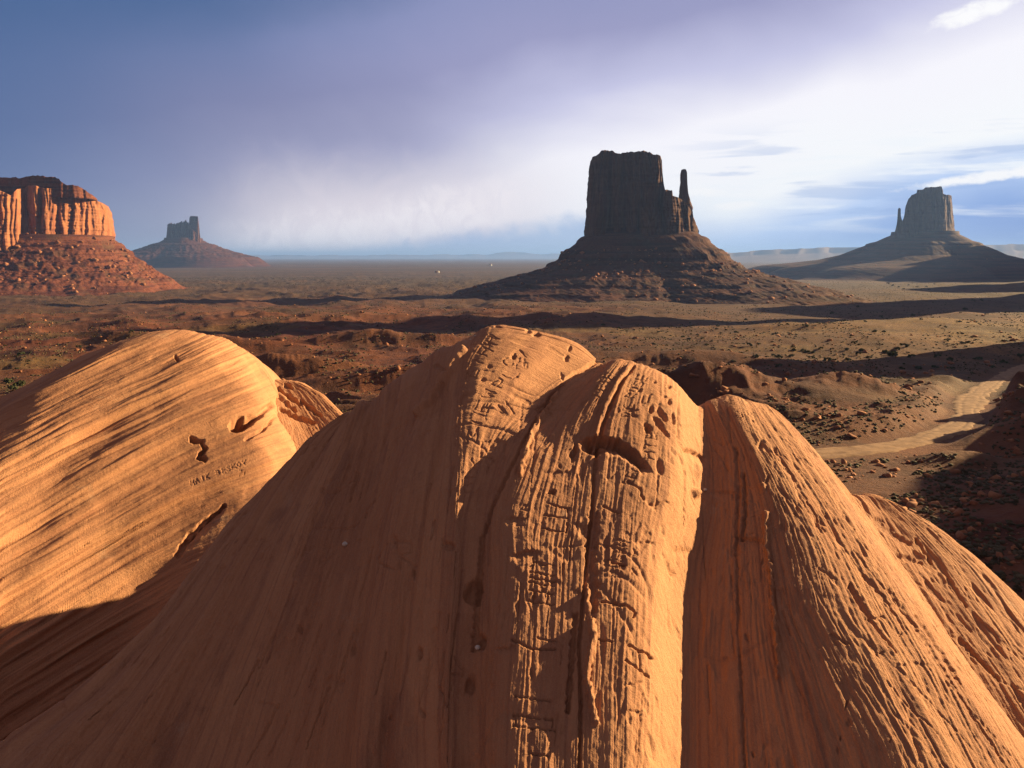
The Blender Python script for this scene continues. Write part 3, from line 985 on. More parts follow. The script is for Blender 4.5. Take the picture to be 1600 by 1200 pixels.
    C.stroke([(790, 628), (803, 646)], 1.8, dp); C.stroke([(778, 632), (791, 645)], 1.8, dp)
    C.text('PETE', (937, 619), (6.5, -9), (-15, -3.5), 1.7, dp); C.text('III', (940, 583), (4, -6), (-14, -3), 1.5, dp)
    C.text('ROSE', (990, 622), (6, -9), (-15, -3), 1.6, dp); C.text('VV', (994, 655), (2, -9), (-22, -4), 1.8, dp)
    C.text('LT', (1002, 632), (8, -2), (2, -12), 2, dp)
    C.text('M', (730, 690), (22, -3), (2, -22), 2, dp); C.text('XY', (735, 735), (20, 3), (4, -22), 2, dp); C.text('E', (728, 765), (22, 3), (0, -24), 2, dp)
    C.text('LI', (752, 712), (26, 4), (2, -22), 2, dp)
    for v0, u0, u1 in ((790, 858, 890), (806, 852, 886), (828, 848, 884), (880, 832, 868), (896, 828, 868), (905, 830, 868), (912, 826, 866), (925, 826, 866), (942, 826, 866), (1000, 840, 872), (1092, 806, 862), (1120, 802, 866), (1138, 802, 868), (1180, 826, 862)):
        C.stroke([(u0, v0 - 3), ((u0 + u1) / 2, v0 + 1), (u1, v0 + 3)], 2.2, .015, 1.2, wob=1.5)
    for u0, v0, v1 in ((888, 795, 812), (886, 816, 832), (833, 868, 886), (880, 880, 896), (835, 925, 942), (856, 925, 942), (806, 1120, 1136), (864, 1122, 1136)):
        C.stroke([(u0, v0), (u0 - 1, v1)], 2.0, .013, 1.2, wob=1.5)
    C.text('BERM', (968, 890), (3.5, -11), (-18, -4), 1.6, dp); C.text('LEAF', (985, 760), (6, -9), (-14, -5), 1.6, dp); C.text('HTE', (1020, 720), (2, -16), (-16, -2), 1.7, dp)
    C.text('ICB', (818, 826), (4, -14), (-12, -3), 1.8, dp)
    C.stroke([(942, 792), (966, 804)], 2.2, .02); C.stroke([(955, 880), (975, 886)], 2, .016); C.stroke([(950, 876), (976, 886)], 2, .02)
    C.text('X', (984, 900), (12, 2), (1, -10), 1.7, dp); C.text('X', (986, 870), (12, 2), (1, -10), 1.7, dp)
    C.stroke([(980, 755), (998, 765), (1003, 782)], 2.3, .02, wob=2)
    C.stroke([(940, 940), (975, 948), (990, 960), (986, 968)], 2.5, .025, wob=2); C.stroke([(935, 1000), (955, 1005)], 2, .02); C.stroke([(980, 1012), (1010, 1025), (1018, 1030)], 2.4, .022, wob=2)
    C.stroke([(975, 1035), (1012, 1060)], 2, .02, wob=1)
    C.stroke([(800, 1000), (830, 1015), (868, 1014)], 2, .02, wob=1)
    C.text('KR', (595, 900), (32, -10), (-6, -40), 2.5, .008); C.text('LN', (690, 1100), (26, -30), (-14, -30), 2.5, .010)
    D = bedding_relief(q, Y, Z, 101) + C.D
    fl = sstep(U, 790, 690)
    qf = q + 0.06 * gn2(q * 1.2, Y * .6, 151) + 0.02 * gn2(q * 3, Y * 1.6, 153)
    gr = np.clip(1 - 3.2 * np.abs(gn2(qf * 2.3, Y * 0.30, 154)), 0, 1) ** 1.5 * sstep(gn2(qf * 1.1, Y * 0.5, 155), -.35, .25)
    D = D + fl * (0.060 * gn2(qf * 1.9, Y * 0.16, 150) + 0.034 * (np.abs(gn2(qf * 3.6, Y * 0.25, 152)) * 2 - .6) - 0.045 * gr)
    # dimples strewn over the right flank
    rf = sstep(U, 1150, 1240)
    D = D - rf * 0.007 * sstep(gn2(q * 9, Y * 3.4, 301), 0.36, 0.7) * sstep(gn2(q * 2, Y * 1.5, 303), -.1, .3) - rf * 0.006 * sstep(gn2(q * 23, Y * 6.0, 302), 0.34, 0.6)
    o = finish_rock('sandstone_outcrop', X, Y, Z, D, q)
    tag(o, 'large ribbed orange sandstone outcrop covered in carved names, nearest to the viewer', 'rock')
    return X, Y, Z


def build_right_shoulder():
    A = [(1500, 1080, 6.6), (1420, 960, 7.2), (1360, 850, 7.8), (1325, 776, 8.3)]
    Bp = [(1900, 1400, 5.6), (1790, 1240, 6.2), (1690, 1090, 6.9), (1600, 958, 7.6), (1560, 905, 7.9), (1500, 850, 8.2), (1440, 806, 8.4), (1392, 784, 8.5)]
    Mp = [(1800, 1400, 5.2), (1640, 1180, 6.1), (1560, 1050, 6.8), (1480, 940, 7.4), (1420, 850, 8.0), (1365, 778, 8.45)]
    L = [pts_fn(A, .7, -6.0, -8.0), pts_fn(A, .7, -0.5, -0.5), pts_fn(A, .7, 0, 0.0), pts_fn(Mp, .7), pts_fn(Bp, .7), pts_fn(Bp, .7, .45, -.45), pts_fn(Bp, .7, 3.0, -4.2), pts_fn(Bp, .7, 14.0, -24.0)]
    ys = np.concatenate([np.linspace(1.0, 5.4, 40)[:-1], np.linspace(5.4, 8.8, 520), np.linspace(8.8, 22.0, 60)[1:]])
    us = cols(1280, 1660, 1.25, 300, 5200)
    X, Y, Z, q = rock_grid(L, ys, us, (14, 14))
    D = bedding_relief(q, Y, Z, 401, 1.0)
    U = np.broadcast_to(us[None, :], X.shape); V = HV - F * Z / Y
    C = Carver(U.copy(), V)
    for pl, w, dp in (([(1430, 845), (1445, 865), (1456, 880)], 5, .06), ([(1400, 870), (1440, 880)], 9, .05), ([(1370, 815), (1400, 840), (1420, 850)], 12, .05), ([(1480, 905), (1510, 950)], 5, .04), ([(1500, 1000), (1560, 1060)], 8, .06), ([(1395, 925), (1460, 1000), (1530, 1090)], 6, .04)):
        C.stroke(pl, w * .8, dp * .5, w * .4, wob=2.5)
    D = D + C.D - 0.02 * sstep(gn2(q * 9, Y * 3.0, 305), 0.3, 0.6)
    o = finish_rock('sandstone_shoulder', X, Y, Z, D, q)
    return tag(o, 'sunlit sandstone shoulder stepping down behind the right end of the carved outcrop', 'rock')


def build_left_dome():
    def ln(crest, trace, a=.62, b=1.3, off=None, back=.4):
        return line_fn(crest, a, b, back, trace, off)
    L = []
    E = [(-430, 1250, 6.3), (-300, 1050, 7.3), (-200, 880, 8.3), (-100, 745, 9.5), (-40, 675, 10.4), (20, 622, 11.4), (60, 590, 12.0)]
    L.append(pts_fn(E, .5, -16.0, -22.0)); L.append(pts_fn(E, .5, -4.0, -3.6)); L.append(pts_fn(E, .5, -1.3, -0.75)); L.append(pts_fn(E, .5))
    L.append(ln((125, 556, 12.3), [(556, 125), (600, 75), (650, 25), (720, -30), (850, -110), (1100, -230)], a=0.51))
    L.append(ln((165, 541, 12.5), [(541, 165), (580, 120), (640, 62), (720, 5), (850, -70), (1100, -180)], a=0.51))
    L.append(ln((205, 529, 12.7), [(529, 205), (570, 150), (620, 100), (700, 40), (760, 5), (900, -60), (1100, -130)], a=0.535))
    L.append(ln((250, 519, 12.9), [(519, 250), (560, 215), (600, 165), (660, 110), (730, 55), (800, 10), (950, -50), (1150, -110)], a=0.56))
    L.append(ln((290, 516, 13.1), [(516, 290), (560, 262), (600, 215), (670, 150), (740, 95), (800, 60), (950, 0), (1150, -60)], a=0.59))
    L.append(ln((325, 521, 13.1), [(521, 325), (560, 315), (620, 262), (700, 190), (770, 140), (850, 95), (950, 50), (1150, -10)], a=0.62))
    L.append(ln((355, 535, 13.1), [(535, 355), (580, 350), (640, 312), (720, 240), (800, 178), (860, 140), (950, 100), (1150, 40)], a=0.65))
    L.append(ln((382, 556, 13.0), [(556, 382), (610, 385), (670, 362), (740, 300), (820, 235), (880, 190), (1000, 130), (1150, 90)], a=0.69))
    L.append(ln((402, 584, 12.9), [(584, 402), (640, 415), (700, 410), (770, 360), (850, 290), (920, 230), (1150, 150)], a=0.71))
    Kp = [(300, 1100, 7.8), (340, 960, 8.8), (400, 850, 9.8), (440, 760, 10.8), (452, 700, 11.6), (434, 650, 12.3), (412, 612, 12.8)]
    L.append(pts_fn(Kp, .6)); L.append(pts_fn(Kp, .6, .35, -.6)); L.append(pts_fn(Kp, .6, 2.2, -4.5)); L.append(pts_fn(Kp, .6, 12.0, -22.0))
    ys = np.concatenate([np.linspace(2.0, 6.5, 50)[:-1], np.linspace(6.5, 13.5, 780), np.linspace(13.5, 30.0, 70)[1:]])
    us = cols(-30, 560, 1.0, -2600, 2600)
    X, Y, Z, q = rock_grid(L, ys, us, (12, 8), blur=10)
    U = np.broadcast_to(us[None, :], X.shape).copy(); V = HV - F * Z / Y
    V = np.where(Y > 13.5, 300.0, V)
    sil = 0 * U + np.interp(U, [-2600, -200, 0, 60, 100, 200, 290, 420, 600], [1800, 770, 664, 634, 612, 562, 520, 466, 404])
    for _ in range(3):
        sil[:, 30:-30] = smooth1(sil[0], 120, 0)[30:-30]
    bed = (V - sil - 0.00022 * np.clip(290 - U, 0, 600) * (V - sil)) * 0.0098
    bed = np.where(Y > 13.5, Y - 13.5, bed)
    bed = bed + 0.10 * gn2(X * 0.5, bed * 0.8, 55)
    along = X * 1.0 + Y * 0.25
    msk = 0.35 + 0.65 * sstep(U, 420, 150)
    w2 = bed + 0.02 * gn2(bed * 6, along * 1.2, 56)
    def saw(x):
        f = x - np.floor(x)
        return f ** 1.3 * sstep(f, 1.0, 0.90) - 0.4
    p1 = sstep(fbm(along * 0.35, w2 * 0.9, 3, 530), -0.35, 0.25)
    p2 = sstep(fbm(along * 0.5, w2 * 1.4, 3, 531), -0.2, 0.3)
    p3 = sstep(fbm(along * 0.7, w2 * 2.0, 3, 532), -0.1, 0.3)
    D = 0.03 * msk * gn2(w2 * 1.5, along * 0.28, 501) + 0.10 * msk * p1 * saw(w2 * 1.15 + 0.25 * gn2(along * .25, w2 * .3, 520)) + 0.055 * msk * p2 * saw(w2 * 3.1 + .3 * gn2(along * .4, w2, 521)) + 0.016 * msk * p3 * saw(w2 * 8.3 + .3 * gn2(along * .8, w2 * 2, 522))
    D += 0.018 * msk * gn2(w2 * 9.0, along * 0.9, 503) + 0.007 * gn2(w2 * 24, along * 1.6, 504) + 0.0045 * gn2(w2 * 60, along * 3, 505)
    D += 0.012 * fbm(X * 2.2, Y * 2.2, 5, 506, 0.55)
    D -= 0.014 * msk * sstep(gn2(w2 * 6.0, along * 0.9, 507), 0.3, 0.6) + 0.008 * sstep(gn2(w2 * 12.0, along * 2.0, 508), 0.38, 0.6)
    q = bed
    C = Carver(U, V)
    # eye-like hollow with its rim, and the crescent scar
    C.hollow(374, 662, 19, 12, .30, -.3, .45, .15); C.hollow(390, 656, 22, 9, .14, -.5, .7)
    C.stroke([(425, 632), (400, 650), (378, 664)], 6, .08, 10, wob=2); C.stroke([(430, 650), (410, 672), (385, 685)], 4, .05, wob=2)
    C.stroke([(300, 686), (314, 690), (320, 700), (312, 712), (320, 718)], 6, .10, 4, wob=3)
    C.stroke([(274, 555), (278, 563)], 3, .05)
    C.stroke([(350, 790), (318, 815), (296, 838), (278, 866)], 3, .06, 7, wob=2)
    C.ledge([(272, 858), (300, 836), (330, 806), (356, 786)], 20, .05, .25, 3.0)
    C.text('MAIK BESKOY', (298, 760), (8.1, -3.1), (-1.5, -8), 1.1, .0065); C.text('71', (373, 744), (6, -1), (0, -7), 1.1, .006)
    D = D + C.D
    o = finish_rock('sandstone_dome', X, Y, Z, D, q)
    return tag(o, 'sunlit rounded sandstone dome on the left with a deep eye shaped hollow', 'rock')


def build_lobe():
    E = [(430, 720, 11.6), (425, 660, 12.6), (410, 615, 13.4), (404, 588, 14.0)]
    Mp = [(520, 760, 11.4), (490, 690, 12.4), (462, 630, 13.4), (440, 600, 14.0), (425, 592, 14.2)]
    Bp = [(600, 740, 11.8), (560, 680, 12.6), (525, 644, 13.2), (495, 612, 13.8), (465, 597, 14.1)]
    L = [pts_fn(E, .7, -6, -9), pts_fn(E, .7, -.4, -.6), pts_fn(E, .7), pts_fn(Mp, .7), pts_fn(Bp, .7), pts_fn(Bp, .7, .6, -.7), pts_fn(Bp, .7, 4, -6), pts_fn(Bp, .7, 14, -22)]
    ys = np.concatenate([np.linspace(8.0, 11.0, 20)[:-1], np.linspace(11.0, 14.6, 320), np.linspace(14.6, 28, 60)[1:]])
    us = cols(380, 620, 1.0, -400, 2400)
    X, Y, Z, q = rock_grid(L, ys, us, (10, 8))
    D = bedding_relief(q * .8, Y * .8, Z, 601, 1.0)
    U = np.broadcast_to(us[None, :], X.shape).copy(); V = HV - F * Z / Y
    C = Carver(U, V)
    for pl, w, dp in (([(425, 600), (450, 618), (470, 632)], 4, .07), ([(430, 615), (460, 640)], 4, .06), ([(440, 640), (470, 655), (490, 660)], 5, .07), ([(445, 600), (455, 606)], 3, .05), ([(470, 625), (500, 650)], 4, .05)):
        C.stroke(pl, w, dp, wob=3)
    o = finish_rock('sandstone_lobe', X, Y, Z, D + C.D, q)
    return tag(o, 'small cracked sandstone lobe tucked behind the eye hollow dome', 'rock')


FRONT = build_front_rock()
build_right_shoulder()
build_left_dome()
build_lobe()


# ------------------------------------------------------------------ buttes and mesas
def prism_rock(name, top, vbase, Yc, thick, mat, parent, seed, flute=1.0, lean=(0, 0), n_end=4.0, yoff=None, fscale=0.0, nx=260, nz=90, root=(0, 0, 0), cap=1.0, base_drop=25.0, shear=1.0):
    """cliff mass: top = [(u, v)...] skyline (left to right), vbase = row of the cliff foot, thick = depth in metres.
    Built as closed cross-sections along X with fluted faces."""
    u = np.array([p[0] for p in top], float); v = np.array([p[1] for p in top], float)
    xk = (u - 800) / F * Yc; zk = (HV - v) / F * Yc
    # resample including steep steps
    s = np.concatenate([[0], np.cumsum(np.hypot(np.diff(xk), np.diff(zk) * 0.35))])
    sq = np.linspace(0, s[-1], nx)
    x = np.interp(sq, s, xk); zt = np.interp(sq, s, zk)
    x = np.maximum.accumulate(x + np.arange(nx) * 1e-3)
    z0 = (HV - vbase) / F * Yc - base_drop
    xc, hw = (x[0] + x[-1]) / 2, (x[-1] - x[0]) / 2
    e = np.clip(1 - np.abs((x - xc) / hw) ** n_end, 0, 1) ** (1.0 / 2.2)
    half = thick / 2 * (0.03 + 0.97 * e)
    zt = zt + cap * (1.5 * gn2(x / 9, 0.5, seed + 50) + 0.8 * gn2(x / 3.5, 0.5, seed + 51))
    sec = []
    tz = np.linspace(0, 1, nz)
    yo = yoff(x) if yoff is not None else 0 * x
    for side in (-1, 1):
        Zg = z0 + (zt - z0)[None, :] * tz[:, None]
        hgt = (Zg - z0)
        Xg = np.broadcast_to(x[None, :], Zg.shape).copy()
        k = side * 37
        lx = Xg + 4.0 * gn2(Xg / 22, Zg / 60, seed + 1 + k)
        cr = lambda n_: np.clip(1 - 1.7 * np.abs(n_), 0, 1) ** 2.2
        fl = fscale * 0.9 * np.clip(gn2(lx / 60, Zg / 500, seed + 20 + k), -0.2, 1) + 0.50 * cr(gn2(lx / 30, Zg / 300, seed + 2 + k)) + 0.34 * cr(gn2(lx / 13, Zg / 130, seed + 3 + k)) + 0.15 * cr(gn2(lx / 6, Zg / 50, seed + 4 + k)) + 0.35 * gn2(lx / 45, Zg / 400, seed + 14 + k) + 0.08 * gn2(lx / 2.6, Zg / 16, seed + 5 + k)
        led = 0.10 * sstep(gn2(Zg / 11, Xg / 120, seed + 6), 0.0, 0.25) + 0.08 * gn2(Zg / 4.5, Xg / 60, seed + 7)
        amp = flute * 18.0
        edge = np.clip(half / (thick / 2) * 1.6, 0.12, 1)[None, :]
        y = half[None, :] - (fl + led) * amp * edge
        batter = 0.10 * (zt.max() - Zg) * edge * 0.6
        y = y + batter
        y = np.maximum(y, 0.6)
        Yg = Yc + yo[None, :] + side * y
        # ends pull in a little with height, ragged
        tx = (Xg - xc) / hw
        Xg = Xg + np.sign(tx) * np.abs(tx) ** 6 * (0.05 * (zt.max() - Zg) + 2.2 * gn2(Zg / 14, 0.3 + side, seed + 8) + 1.0 * gn2(Zg / 5, 0.7, seed + 9))
        sec.append((Xg, Yg, Zg))
    f, b = sec
    nt = 14
    tt = np.linspace(0, 1, nt + 2)[1:-1]
    Xt = f[0][-1] + (b[0][-1] - f[0][-1]) * tt[:, None]
    Yt = f[1][-1] + (b[1][-1] - f[1][-1]) * tt[:, None]
    Zt = f[2][-1] + (b[2][-1] - f[2][-1]) * tt[:, None] + cap * (2.0 * np.sin(np.pi * tt)[:, None] * (0.6 + gn2(Xt / 12, Yt / 12, seed + 60)))
    X = np.concatenate([f[0], Xt, b[0][::-1]]); Y = np.concatenate([f[1], Yt, b[1][::-1]]); Z = np.concatenate([f[2], Zt, b[2][::-1]])
    X = X * (Y / Yc) ** shear
    P = np.stack([X, Y, Z + CZ], -1) - np.array(root)
    return grid_obj(name, P, mat, parent, flip=False)


def talus_skirt(name, uL, uR, Yc, thick, prof, mat, parent, seed, root, ledges=(), rough=1.0, na=620, nr=230, spread=(1, 1), front=1.0, rot=0.0, foot=6.0):
    """slope of debris round the cliff. prof=[(d_px, v)...] outward distance in pixels -> row"""
    k = Yc / F
    xc = ((uL + uR) / 2 - 800) * k; hw = (uR - uL) / 2 * k
    hy = thick / 2
    th = np.linspace(0, 2 * np.pi, na, endpoint=False)
    c, s = np.cos(th), np.sin(th)
    n = 2.6
    Rr = (np.abs(c / hw) ** n + np.abs(s / hy) ** n) ** (-1 / n)
    d_end = prof[-1][0] * k
    t = np.linspace(0, 1, nr)
    dd = -min(hy, hw) * 0.55 + (d_end + min(hy, hw) * 0.55) * t ** 1.25
    dm = np.array([p[0] for p in prof]) * k; vm = np.array([p[1] for p in prof], float)
    zm = (HV - vm) * k
    TH, DD = np.meshgrid(th, dd)
    sc = np.where(np.cos(TH) > 0, spread[1], spread[0]) * np.abs(np.cos(TH)) + np.abs(np.sin(TH)) * front
    Rg = Rr[None, :] + np.where(DD > 0, DD * sc, DD)
    X = xc + Rg * np.cos(TH); Y = Yc + Rg * np.sin(TH)
    g = 0.05 * d_end * sstep(DD / d_end, 0.02, 0.5) * (ridged(X / (0.11 * d_end + 8), Y / (0.11 * d_end + 8), 4, seed, 0.6))
    rad = gn2(TH * 9 + 0.5 * gn2(TH * 3, DD / 60, seed + 4), DD / (d_end * 1.2), seed + 1) + 0.5 * gn2(TH * 23, DD / (d_end * 0.7), seed + 2)
    de = DD + rough * (0.5 * g + 0.012 * d_end * rad * sstep(DD / d_end, 0.0, 0.3))
    Z = np.interp(de, dm, zm)
    Z = np.where(de < 0, zm[0] + 0.0 * de, Z)
    for zl, hl in ledges:            # hard beds: flat tread above, small cliff below
        zz = (HV - zl) * k; hh = hl * k
        zz = zz + 0.35 * hh * gn2(TH * 5, 0.2, seed + int(zl))
        rel = (Z - zz) / hh
        st = 0.8 * hh * sstep(rel, -1.0, -0.8) * sstep(rel, 1.4, -0.2) * (0.75 + 0.45 * gn2(TH * 7, zl, seed + 5))
        Z = Z + st
    Z = Z + rough * k * (1.1 * fbm(X / (12 * k), Y / (12 * k), 5, seed + 11, 0.62) + 0.8 * fbm(X / (2.5 * k), Y / (2.5 * k), 3, seed + 12, 0.6)) * sstep(DD, 0, 10)
    Z = Z + rough * k * 1.5 * ridged((X + 0.3 * Y) / (9 * k), (Y + 2.0 * Z) / (45 * k), 4, seed + 21, 0.6) * sstep(DD / d_end, 0.02, 0.25)
    gz = ground_z(X, Y)
    blend = sstep(DD / d_end, 0.72, 1.0)
    Z = Z * (1 - blend) + np.minimum(Z, gz - 1.0) * blend
    Z[-1] = np.minimum(Z[-1], gz[-1] - foot)
    P = np.stack([X, Y, Z + CZ], -1)
    o = grid_obj(name, P - np.array(root), mat, parent, wrap=True)
    return o, (X, Y, Z)


def rock_chunk_mesh(seed, n=1):
    """unit angular block (verts, tri faces)"""
    r = np.random.default_rng(seed)
    import bmesh
    bm = bmesh.new()
    pts = r.normal(size=(11, 3)); pts /= np.linalg.norm(pts, axis=1)[:, None]
    pts *= r.uniform(0.75, 1.15, (11, 1)); pts[:, 2] *= 0.75
    for p in pts:
        bm.verts.new(p)
    bmesh.ops.convex_hull(bm, input=bm.verts)
    bmesh.ops.triangulate(bm, faces=bm.faces)
    loose = [v for v in bm.verts if not v.link_faces]
    bmesh.ops.delete(bm, geom=loose, context='VERTS')
    bm.verts.index_update()
    V = np.array([v.co[:] for v in bm.verts]); T = np.array([[v.index for v in f.verts] for f in bm.faces])
    bm.free()
    return V, T


CHUNKS = [rock_chunk_mesh(i + 1) for i in range(6)]


def scatter_mesh(name, pts, sizes, protos, mat, parent=None, root=(0, 0, 0), squash=0.8):
    pts = np.asarray(pts, float); sizes = np.asarray(sizes, float)
    ang = rng.uniform(0, 6.283, len(pts))
    Vs, Ts, off = [], [], 0
    for k, (V, T) in enumerate(protos):
        p, sz, a = pts[k::len(protos)], sizes[k::len(protos)], ang[k::len(protos)]
        if not len(p):
            continue
        c, sn = np.cos(a)[:, None], np.sin(a)[:, None]
        W = np.stack([V[None, :, 0] * c - V[None, :, 1] * sn, V[None, :, 0] * sn + V[None, :, 1] * c, np.broadcast_to(V[None, :, 2] * squash, (len(p), len(V)))], -1)
        W = W * sz[:, None, None] + p[:, None, :]
        Vs.append(W.reshape(-1, 3))
        Ts.append((T[None] + (np.arange(len(p)) * len(V))[:, None, None] + off).reshape(-1, 3))
        off += len(p) * len(V)
    return raw_mesh(name, np.concatenate(Vs) - np.array(root), np.concatenate(Ts), mat, parent, smooth=False)


def talus_rubble(grid, parent, root, n, smin, smax, seed, rlo=0.3, rhi=0.95):
    X, Y, Z = grid
    r = np.random.default_rng(seed)
    i = r.integers(int(X.shape[0] * rlo), int(X.shape[0] * rhi), n); j = r.integers(0, X.shape[1], n)
    front = Y[i, j] < Y.mean() + 30
    i, j = i[front], j[front]
    s = smin * (smax / smin) ** (r.random(len(i)) ** 4.0)
    P = np.stack([X[i, j], Y[i, j], Z[i, j] + CZ + 0.2 * s], 1)
    o = scatter_mesh('rubble', P, s, CHUNKS, M_RUBBLE, parent, root)
    o['kind'] = 'stuff'
    return o


def butte_root(name, u, Y, label, cat):
    X = (u - 800) / F * Y
    z = float(ground_z(np.array(X), np.array(Y))) + CZ
    return tag(empty(name, (X, Y, z)), label, cat), (X, Y, z)


def build_west_butte():
    Y = 1530.0
    o, rt = butte_root('sandstone_butte', 1000, Y, 'big dark flat topped butte with a tall slim spire on its right side', 'butte')
    top = [(920, 352), (921, 300), (922, 262), (926, 249), (934, 245), (941, 240), (950, 239), (958, 241), (964, 245), (975, 244.5), (990, 243), (1005, 243), (1014, 245), (1022, 248), (1032, 250), (1034, 256),
           (1035, 275), (1037, 292), (1039, 301), (1045, 302), (1050, 303), (1051, 311), (1058, 312), (1064, 315), (1072, 320), (1076, 330), (1080, 342), (1084, 358)]
    prism_rock('cliff', top, 364, Y, 105, M_CLIFF_SHADED, o, 11, 0.95, n_end=3.2, fscale=1.0, yoff=lambda x: -16 * sstep(x, 130, 215) + 9 * np.exp(-((x - 235) / 9.0) ** 2) + 8 * np.exp(-((x - 185) / 6.0) ** 2), root=rt, nx=360, nz=130)
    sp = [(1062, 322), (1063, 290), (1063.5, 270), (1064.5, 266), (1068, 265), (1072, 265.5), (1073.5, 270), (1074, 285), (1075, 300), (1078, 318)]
    prism_rock('spire', sp, 345, Y - 18, 17, M_CLIFF_SHADED, o, 31, 0.12, n_end=3, nx=60, nz=110, root=rt, cap=.3)
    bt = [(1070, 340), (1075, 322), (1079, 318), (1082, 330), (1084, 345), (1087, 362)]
    prism_rock('buttress', bt, 364, Y - 14, 40, M_CLIFF_SHADED, o, 35, 0.3, n_end=2.5, nx=60, nz=70, root=rt, cap=.5)
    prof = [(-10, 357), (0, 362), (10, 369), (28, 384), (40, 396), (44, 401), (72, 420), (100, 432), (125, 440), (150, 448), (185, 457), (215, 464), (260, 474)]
    t, g = talus_skirt('talus', 924, 1084, Y, 125, prof, M_TALUS_SHADED, o, 41, rt, ledges=((375, 5), (398, 8), (414, 4), (427, 5), (438, 9), (449, 8), (457, 6), (464, 5), (470, 4)), rough=0.75, spread=(0.88, 0.82), front=0.95, na=900, nr=300)
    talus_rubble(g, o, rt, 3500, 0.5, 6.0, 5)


def build_east_butte():
    Y = 3600.0
    o, rt = butte_root('sandstone_butte', 1450, Y, 'hazy blue grey butte with a thin rock thumb on its left side', 'butte')
    top = [(1402, 362), (1404, 350), (1411, 346), (1413, 340), (1415, 325), (1419, 314), (1424, 308), (1432, 305), (1433, 300), (1442, 299), (1446, 296), (1458, 295.5), (1471, 294), (1473, 299), (1474, 306),
           (1486, 307), (1487, 325), (1488, 345), (1489, 366)]
    prism_rock('cliff', top, 366, Y, 230, M_CLIFF_SHADED, o, 61, 1.0, fscale=0.8, n_end=3.5, root=rt, nx=240, nz=80, cap=.8)
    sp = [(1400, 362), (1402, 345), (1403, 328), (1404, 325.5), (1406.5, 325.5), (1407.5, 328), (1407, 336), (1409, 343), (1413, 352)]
    prism_rock('spire', sp, 364, Y - 40, 46, M_CLIFF_SHADED, o, 65, 0.15, n_end=3, nx=60, nz=60, root=rt, cap=.3)
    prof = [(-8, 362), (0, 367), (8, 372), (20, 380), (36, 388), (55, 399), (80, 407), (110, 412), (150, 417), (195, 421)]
    t, g = talus_skirt('talus', 1400, 1489, Y, 260, prof, M_TALUS_SHADED, o, 71, rt, ledges=((381, 3),), rough=0.4, spread=(1.15, 0.85), front=0.8, na=520, nr=200)
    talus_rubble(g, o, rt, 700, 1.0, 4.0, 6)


def build_mesa():
    Y = 1750.0
    o, rt = butte_root('sandstone_mesa', 40, Y, 'broad sunlit sandstone mesa with fluted orange cliffs at the left edge', 'mesa')
    top = [(-420, 300), (-300, 292), (-100, 288), (-30, 290), (0, 300), (20, 308), (34, 314), (42, 304), (55, 296), (64, 296), (80, 300), (95, 299), (108, 302), (120, 301), (134, 306), (146, 312), (154, 316), (159, 325), (162, 345), (165, 368)]
    def yoff(x):
        u = x / Y * F + 800
        return 12 * sstep(u, 68, 58) - 32 * sstep(u, 50, 42) - 1.4 * np.clip(46 - u, 0, 60) + 12 * np.exp(-((u - 97) / 6.0) ** 2) + 7 * np.exp(-((u - 74) / 4.0) ** 2) + 6 * np.exp(-((u - 128) / 5.0) ** 2) + 1.0 * np.clip(u - 60, 0, 120)
    prism_rock('cliff', top, 374, Y, 240, M_CLIFF, o, 81, 0.95, n_end=9, fscale=0.7, yoff=yoff, shear=0.75, root=rt, nx=520, nz=110, cap=.8)
    capt = [(-420, 288), (-200, 284), (-60, 284), (0, 285), (30, 285), (45, 283), (60, 282), (84, 284), (92, 285), (94, 289), (97, 291), (104, 295), (116, 294), (124, 296), (134, 302), (144, 308), (150, 313)]
    prism_rock('cap_rock', capt, 310, Y + 22, 225, M_TALUS, o, 87, 0.4, n_end=9, root=rt, nx=300, nz=40, cap=1.2, base_drop=5, yoff=lambda x: 0.2 * np.clip(x / Y * F + 740, 0, 60))
    prof = [(-10, 368), (0, 373), (10, 379), (30, 391), (50, 404), (70, 415), (90, 425), (110, 434), (135, 444), (160, 452)]
    t, g = talus_skirt('talus', -420, 165, Y, 330, prof, M_TALUS, o, 91, rt, ledges=((384, 4), (396, 4), (412, 3)), rough=1.7, spread=(1, 0.62), front=0.8, na=1300, nr=240)
    talus_rubble(g, o, rt, 6000, 0.4, 9.0, 7)


def build_castle():
    Y = 6500.0
    o, rt = butte_root('castle_butte', 290, Y, 'distant castle shaped butte with a tall block at its right end', 'butte')
    top = [(261, 374), (262, 352), (264, 350), (268, 351), (274, 352), (279, 350), (283, 347), (287, 349), (289, 346), (291, 348), (295, 350), (298, 358), (305, 362), (311, 374)]
    prism_rock('cliff', top, 375, Y, 240, M_CLIFF_SHADED, o, 101, 1.2, n_end=4, root=rt, nx=160, nz=50, cap=5.0)
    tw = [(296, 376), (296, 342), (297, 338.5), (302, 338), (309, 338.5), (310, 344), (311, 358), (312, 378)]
    prism_rock('tower', tw, 376, Y - 30, 120, M_CLIFF_SHADED, o, 105, .8, n_end=4, root=rt, nx=80, nz=60, cap=1.0)
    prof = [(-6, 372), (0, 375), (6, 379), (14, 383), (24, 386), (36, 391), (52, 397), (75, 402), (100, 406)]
    t, g = talus_skirt('talus', 262, 312, Y, 350, prof, M_TALUS_SHADED, o, 111, rt, ledges=((383, 2), (396, 2)), rough=0.8, spread=(0.8, 0.85), front=0.8, na=420, nr=140)


